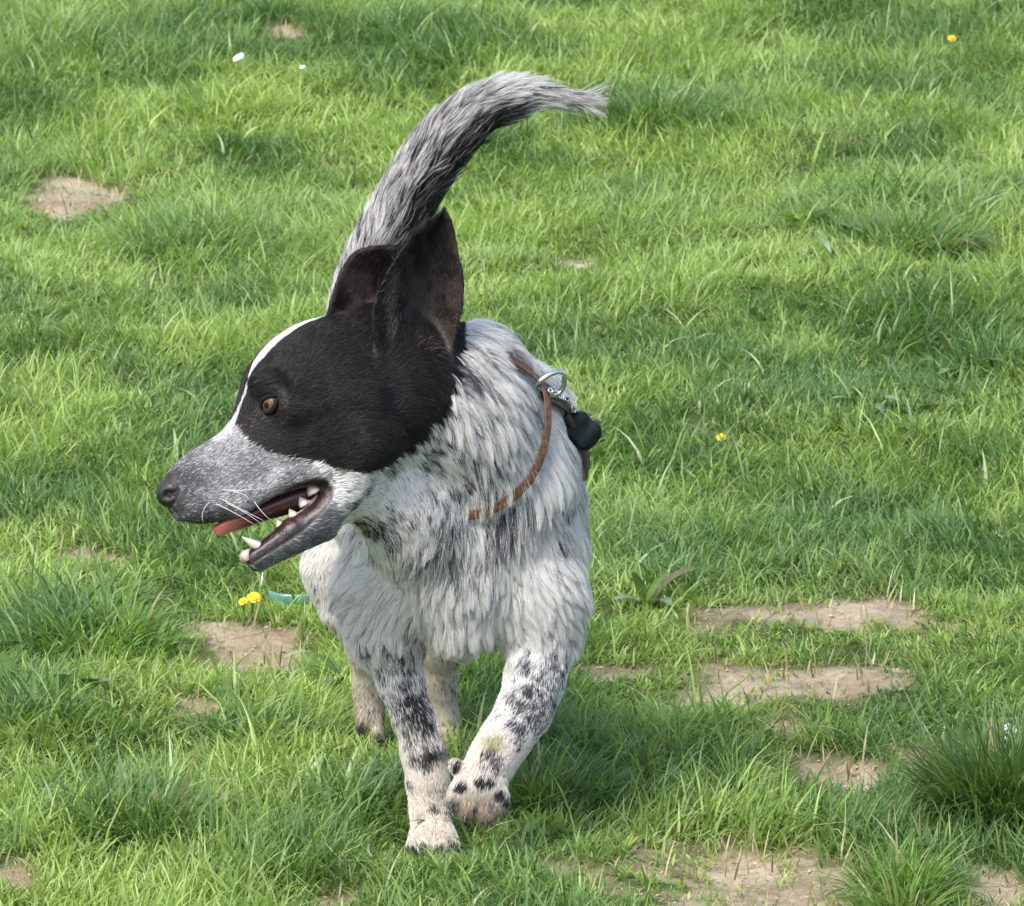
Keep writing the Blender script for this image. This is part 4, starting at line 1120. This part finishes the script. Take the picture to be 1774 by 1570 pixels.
#THINGS
# ------------------------------------------------------------------ small things lying and growing in the lawn
def at_h(u, v, h=0.0):
    d = FWD + RGT * ((u - 887) / FPX) - UPV * ((v - 785) / FPX); t = (h - CAM[2]) / d[2]
    p_ = CAM + d * t; return np.array([p_[0], p_[1], h])
def on_lawn(u, v, h=0.0):
    p_ = at_h(u, v, h); z = float(hgt(np.array([p_[0]]), np.array([p_[1]]))[0]); p_ = at_h(u, v, h + z); return p_
def root_of(name, p, label, cat, group=None):
    e = empty(name, tuple(p)); tag(e, label, cat, group); return e
def child(o, par):
    o.parent = par; o.matrix_parent_inverse = Vector((0, 0, 0)) and par.matrix_basis.inverted() or par.matrix_basis.inverted(); return o
rt = np.random.default_rng(21)
stem_mat = simple_mat('green_stem', (.11, .19, .05), rough=.5, noise=.2)
def wtube(P, r, name, mat, parent, n=7):
    """tube given in world metres"""
    P = np.asarray(P, float); Q = np.stack([(P - CAM) @ RGT * S + 887, -(P - CAM) @ UPV * S + 785, ((P - CAM) @ FWD - D0) * S], -1)
    return tube(Q, np.asarray(r) * S, name, mat, None, n)
petal_yel = simple_mat('yellow_petals', (.80, .52, .012), rough=.6, noise=.2, nscale=400)
petal_wht = simple_mat('white_petals', (.78, .74, .74), rough=.6, noise=.1, nscale=400)
petal_pink = simple_mat('pale_pink_petal', (.72, .58, .62), rough=.6, noise=.2, nscale=300)
def petals(c, nrm_, R_, n, name, mat, parent, layers=3, wid=.16):
    nrm_ = nrm(np.asarray(nrm_, float)); a1 = nrm(np.cross(nrm_, [.3, .9, .1])); a2 = np.cross(nrm_, a1); V = []; Fq = []; Ft = []; o = 0
    for l in range(layers):
        for k in range(n):
            a_ = 2 * math.pi * (k + .5 * l + rt.uniform(-.2, .2)) / n; d_ = a1 * math.cos(a_) + a2 * math.sin(a_); s_ = np.cross(nrm_, d_)
            L_ = R_ * (1 - .27 * l) * rt.uniform(.88, 1.08); up = .25 + .35 * l
            for t_, w_ in ((0.05, .5), (.5, 1), (.85, .9)):
                q_ = c + d_ * L_ * t_ + nrm_ * L_ * (up * t_ - .35 * t_ * t_); V += [q_ - s_ * R_ * wid * w_, q_ + s_ * R_ * wid * w_]
            V.append(c + d_ * L_ + nrm_ * L_ * (up - .38)); Fq += [[o, o + 1, o + 3, o + 2], [o + 2, o + 3, o + 5, o + 4]]; Ft.append([o + 4, o + 5, o + 6]); o += 7
    ob = np_mesh(name, np.array(V), [np.array(Fq), np.array(Ft)], mat, None); return child(ob, parent)
def flower(name, u, v, h, R_, label, cat, mat, group=None, n=18, tilt=(0, -.55, .8), layers=3, wid=.16, heart=None):
    top = on_lawn(u, v, h); base = top - np.array([rt.uniform(-.006, .006), -.004, h + .003])
    e = root_of(name, base, label, cat, group)
    k = np.linspace(0, 1, 6)[:, None]; P = base + (top - base) * k + np.array([0, .004, 0]) * k * (1 - k)
    child(wtube(P, [.0011] * 6, 'stem', stem_mat, None), e)
    petals(top, tilt, R_, n, 'petal_ring', mat, e, layers, wid)
    child(wtube([top - nrm(np.array(tilt)) * .004, top - nrm(np.array(tilt)) * .001], [R_ * .22, R_ * .3], 'calyx', stem_mat, None, 10), e)
    return e
GRP = 'small yellow lawn flowers'
flower('yellow_flower', 440, 1034, .022, .0062, 'larger yellow flower of the close pair below the dog\'s chin', 'flower', petal_yel, GRP)
flower('yellow_flower', 421, 1041, .020, .0046, 'smaller yellow flower just left of its twin below the chin', 'flower', petal_yel, GRP, tilt=(-.3, -.4, .8))
flower('yellow_flower', 1249, 757, .020, .0050, 'lone yellow flower in the grass right of the dog\'s collar', 'flower', petal_yel, GRP)
flower('yellow_flower', 1649, 66, .020, .0060, 'tiny yellow flower in the far top right grass', 'flower', petal_yel, GRP)
flower('clover_flower', 1748, 1262, .040, .0065, 'white clover flower above the dark tuft at right', 'flower', petal_wht, None, 14, (0, -.3, .9), 4, .14)
flower('clover_flower', 1746, 1280, .034, .0045, 'small faded clover flower under the white one', 'flower', petal_wht, None, 12, (-.3, -.4, .9), 4, .14)

def leaf_mesh(base, tip, width, arch, col, name, mat, parent, sidev=None, fold=.25, n=12):
    """lance-shaped leaf, folded along its midrib"""
    base = np.asarray(base, float); tip = np.asarray(tip, float); ax = tip - base; L_ = np.linalg.norm(ax)
    sd_ = nrm(np.cross(ax, [0, 0, 1])) if sidev is None else nrm(np.asarray(sidev, float)); upn = nrm(np.cross(sd_, ax)); V = []
    for i in range(n + 1):
        t_ = i / n; c_ = base + ax * t_ + np.array([0, 0, arch]) * 4 * t_ * (1 - t_) * (1 - .25 * t_)
        w_ = width * .5 * (math.sin(math.pi * min(1, .12 + t_ * .88)) ** .8 if t_ < 1 else 0.02) * (1.05 + .06 * math.sin(i * 2.1))
        V += [c_ - sd_ * w_ + upn * w_ * fold, c_, c_ + sd_ * w_ + upn * w_ * fold]
    q = [[3 * i + j, 3 * i + j + 1, 3 * i + j + 4, 3 * i + j + 3] for i in range(n) for j in (0, 1)]
    C_ = np.tile(np.asarray(col), (len(V), 1)) * np.repeat(rt.uniform(.88, 1.12, n + 1), 3)[:, None]; C_[1::3] *= 1.25
    ob = np_mesh(name, np.array(V), np.array(q), mat, None, col=C_); return child(ob, parent)
leaf_mat = vcol_mat('leaf_surface', rough=.4, spec=.5, trans=.25, trans_tint=(1.1, 1.3, .6))
GL = np.array([.13, .21, .06]); PALE = np.array([.28, .36, .17]); BLUEG = np.array([.16, .24, .15]); BRN = np.array([.13, .11, .05])
def plant(name, u, v, label, cat, leaves, group=None):
    b = on_lawn(u, v, 0.0); e = root_of(name, b, label, cat, group)
    for (tu, tv, th, w_, ar, col) in leaves:
        leaf_mesh(b + np.array([rt.uniform(-.003, .003), rt.uniform(-.003, .003), -.002]), on_lawn(tu, tv, th), w_, ar, col, 'leaf', leaf_mat, e)
    return e
plant('broad_grass_weed', 592, 1180, 'bent broad-bladed weed between the chin and the rear paw', 'plant',
      [(490, 1140, .030, .011, .016, PALE), (505, 1150, .018, .010, .006, GL), (560, 1190, .014, .009, .006, GL * .8), (640, 1190, .015, .009, .004, GL)])
plant('dock_plant', 1120, 1045, 'weed with brown-backed leaves and one pale blade right of the chest', 'plant',
      [(1215, 985, .030, .014, .010, BRN), (1095, 990, .032, .013, .004, GL * .6), (1160, 992, .040, .007, .006, PALE * 1.2), (1165, 1050, .010, .013, .006, BLUEG), (1060, 1040, .012, .012, .005, BLUEG)])
plant('plantain_plant', 1400, 395, 'broad pale-bladed weed in the upper right grass', 'plant',
      [(1360, 305, .055, .006, .004, PALE * 1.2), (1455, 360, .040, .014, .008, BLUEG), (1330, 372, .024, .012, .006, GL), (1440, 440, .014, .010, .006, PALE), (1500, 405, .022, .012, .010, GL)])
plant('plantain_plant', 1655, 285, 'pale two-bladed weed at the far right', 'plant', [(1630, 240, .030, .008, .003, PALE * 1.2), (1700, 232, .040, .009, .006, PALE * 1.2), (1705, 268, .018, .008, .004, PALE)])
plant('plantain_plant', 1500, 700, 'flat blue-green rosette weed right of the collar', 'plant', [(1560, 695, .016, .013, .006, BLUEG), (1440, 690, .014, .010, .004, PALE), (1530, 715, .008, .011, .004, BLUEG), (1480, 672, .018, .010, .005, GL)])
plant('broad_leaf_weed', 8, 1190, 'pale upright broad leaf at the left edge of the lawn', 'plant', [(4, 1130, .034, .016, .004, PALE * 1.15), (40, 1160, .020, .010, .004, GL), (-30, 1170, .020, .012, .005, GL)])
plant('broad_leaf_weed', 130, 1195, 'low weed with a wide olive leaf in the lower left', 'plant', [(185, 1180, .018, .017, .006, GL * .9), (90, 1170, .022, .013, .006, GL), (165, 1160, .026, .009, .004, PALE)])
plant('plantain_plant', 1660, 640, 'tall dark-bladed weed near the right edge', 'plant', [(1620, 570, .045, .011, .004, GL * .7), (1690, 600, .030, .010, .006, GL), (1740, 625, .020, .010, .006, GL * .8), (1625, 650, .012, .010, .004, PALE)])

def tuft(u, v, n_, len_, rad, col, label, spread=1.0, width=.0024, group='dark grass tufts', name='grass_tuft'):
    b = on_lawn(u, v, 0.0); r_ = np.sqrt(rt.random(n_)) * rad; a_ = rt.random(n_) * 6.283
    P = b + np.stack([r_ * np.cos(a_), r_ * np.sin(a_) * .8, np.full(n_, -.003)], -1); az = a_ + rt.normal(0, .9, n_)
    ln = len_ * rt.lognormal(0, .25, n_); lean = np.clip((r_ / rad * .45 + rt.gamma(2.5, .16, n_)) * spread, .05, 1.4)
    C_ = np.asarray(col) * rt.uniform(.6, 1.5, (n_, 1)); st = rt.random(n_) < .06; C_[st] = STRAW * .9
    V_, F_, CC = blades(P, az, ln, lean, width * rt.uniform(.7, 1.3, n_), C_, 5, 1.0, rt.uniform(-1.2, 1.2, n_))
    o = np_mesh(name, V_, F_, grass_mat, None, col=CC); tag(o, label, 'grass tuft', group); return o
DKG = np.array([.120, .215, .062])
tuft(1745, 1425, 2000, .072, .048, DKG * .85, 'big dark upright tuft at the right edge beside bare soil', .8, .0022)
tuft(235, 1445, 700, .040, .055, DKG, 'dark tuft in the lower left corner area of the lawn', .9)
tuft(165, 1120, 500, .036, .065, np.array([.12, .24, .05]), 'spreading bright tuft at left, level with the paws', 1.1)
tuft(330, 452, 800, .038, .065, DKG, 'dark tuft behind the dog\'s muzzle at upper left', 1.1)
tuft(940, 1395, 700, .038, .050, DKG, 'tuft just right of the lifted paw, coloured dark as shadow', .9)  # dark green here stands in for the dog's shadow on the grass
tuft(1560, 430, 900, .045, .075, DKG * 1.1, 'long swept tuft in the upper right lawn', 1.2)
tuft(1560, 1590, 260, .036, .030, np.array([.17, .27, .07]), 'low bright tuft cut by the bottom edge of the picture', 1.0)
tuft(1560, 1560, 380, .046, .028, np.array([.15, .26, .06]), 'bright tuft at the bottom edge right of the bare soil', 1.0)
tuft(1120, 225, 700, .050, .060, DKG, 'dark tuft right of the tail tip', 1.1)

# one long blade lying across the planted paw
pb = at_h(700, 1421, .02) ; d_up = UPV
pA = CAM + (at_h(704, 1424, .010) - CAM) * .988; pB = CAM + (at_h(800, 1418, .010) - CAM) * .990
e = root_of('long_grass', tuple(pB - np.array([0, 0, .02])), 'single long grass blade lying across the planted paw', 'grass blade')
leaf_mesh(pB, pA, .0042, .001, GL * .8, 'leaf', leaf_mat, e)

# fallen petals and a piece of litter
def scrap(name, u, v, h, w_, l_, label, cat, mat, roll=0.0):
    c = on_lawn(u, v, h); nu, nv = 9, 7; V = []
    for i in range(nu):
        for j in range(nv):
            x_ = (i / (nu - 1) - .5); y_ = (j / (nv - 1) - .5); wd = math.sqrt(max(.02, 1 - (2 * x_) ** 2 * .8))
            q_ = np.array([x_ * l_ * math.cos(roll) - 0, y_ * w_ * wd * .5, x_ * l_ * math.sin(roll) + y_ * w_ * wd * .8 + .15 * w_ * math.cos(6 * x_) * (1 - (2 * y_) ** 2)])
            V.append(c + q_)
    V = np.array(V); q = np.array([[i * nv + j, (i + 1) * nv + j, (i + 1) * nv + j + 1, i * nv + j + 1] for i in range(nu - 1) for j in range(nv - 1)])
    o = np_mesh(name, V, q, mat, None); md = o.modifiers.new('thick', 'SOLIDIFY'); md.thickness = .0006; tag(o, label, cat); return o
scrap('fallen_petal', 413, 99, .026, .0085, .014, 'bright white petal lying in the top left grass', 'petal', petal_wht, .45)
scrap('fallen_petal', 453, 1005, .020, .0075, .010, 'pale pink upright petal under the dog\'s chin', 'petal', petal_pink, 1.4)
scrap('fallen_petal', 524, 116, .022, .004, .007, 'tiny white petal right of the bright one', 'petal', petal_wht, .2)
teal = simple_mat('teal_plastic', (.12, .27, .23), rough=.2, noise=.3, nscale=120, coat=.6)
c = on_lawn(515, 1030, .010); a = np.linspace(-math.pi * .95, -.05, 40); V = []
for t_ in a:
    for r_, z_ in ((.0225, .004), (.0235, .0045), (.0245, 0.003), (.022, -.008), (.0185, -.010), (.021, -.006)):
        V.append(c + np.array([r_ * math.cos(t_) * 1.0, r_ * math.sin(t_) * .8, z_]))
V = np.array(V); nn = 6; K = len(a); i = np.arange(K - 1)[:, None] * nn; j = np.arange(nn)[None]
q = np.stack([i + j, i + (j + 1) % nn, i + nn + (j + 1) % nn, i + nn + j], -1).reshape(-1, 4)
o = np_mesh('plastic_scrap', V, q, teal, None); tag(o, 'broken curved piece of teal plastic half sunk in grass behind the chin', 'litter')

# crumbs of soil and flattened dead straw over the worn patches
def worn_points(n_):
    y_ = rt.random(n_ * 8) * 4.4 - .5; x_ = (rt.random(n_ * 8) * 2 - 1) * (0.45 + (y_ + .6) * .075)
    k_ = rt.random(n_ * 8) < bare_mask(x_, y_); return x_[k_][:n_], y_[k_][:n_]
x_, y_ = worn_points(9000); n_ = len(x_)
oc = np.array([[1, 0, 0], [-1, 0, 0], [0, 1, 0], [0, -1, 0], [0, 0, 1], [0, 0, -1]], float)
of = np.array([[0, 2, 4], [2, 1, 4], [1, 3, 4], [3, 0, 4], [2, 0, 5], [1, 2, 5], [3, 1, 5], [0, 3, 5]])
sz = rt.lognormal(-7.2, .45, n_)[:, None, None]
V_ = np.stack([x_, y_, hgt(x_, y_) - .002], -1)[:, None, :] + oc[None] * sz * rt.uniform(.5, 1.3, (n_, 6, 1)) * np.array([1.2, 1, .7])
F_ = (np.arange(n_) * 6)[:, None, None] + of[None]
cr = np.array([.50, .40, .30]) * rt.uniform(.6, 1.1, (n_, 1)); cr = np.repeat(cr, 6, 0)
o = np_mesh('soil_crumbs', V_.reshape(-1, 3), F_.reshape(-1, 3), vcol_mat('crumbly_soil', rough=.95, spec=.1), None, smooth=False, col=cr)
tag(o, 'crumbs of dry pale soil scattered over the worn patches', 'soil', kind='stuff')
x_, y_ = worn_points(2600); n_ = len(x_)
V_, F_, C_ = blades(np.stack([x_, y_, hgt(x_, y_) + .001], -1), rt.random(n_) * 6.283, rt.uniform(.008, .032, n_), rt.uniform(1.0, 1.5, n_), rt.uniform(.0009, .0018, n_),
                    STRAW * rt.uniform(.45, 1.15, (n_, 1)), 3, .15)
o = np_mesh('dead_straw', V_, F_, grass_mat, None, col=C_); tag(o, 'flattened dead straw on the worn patches', 'straw', kind='stuff')
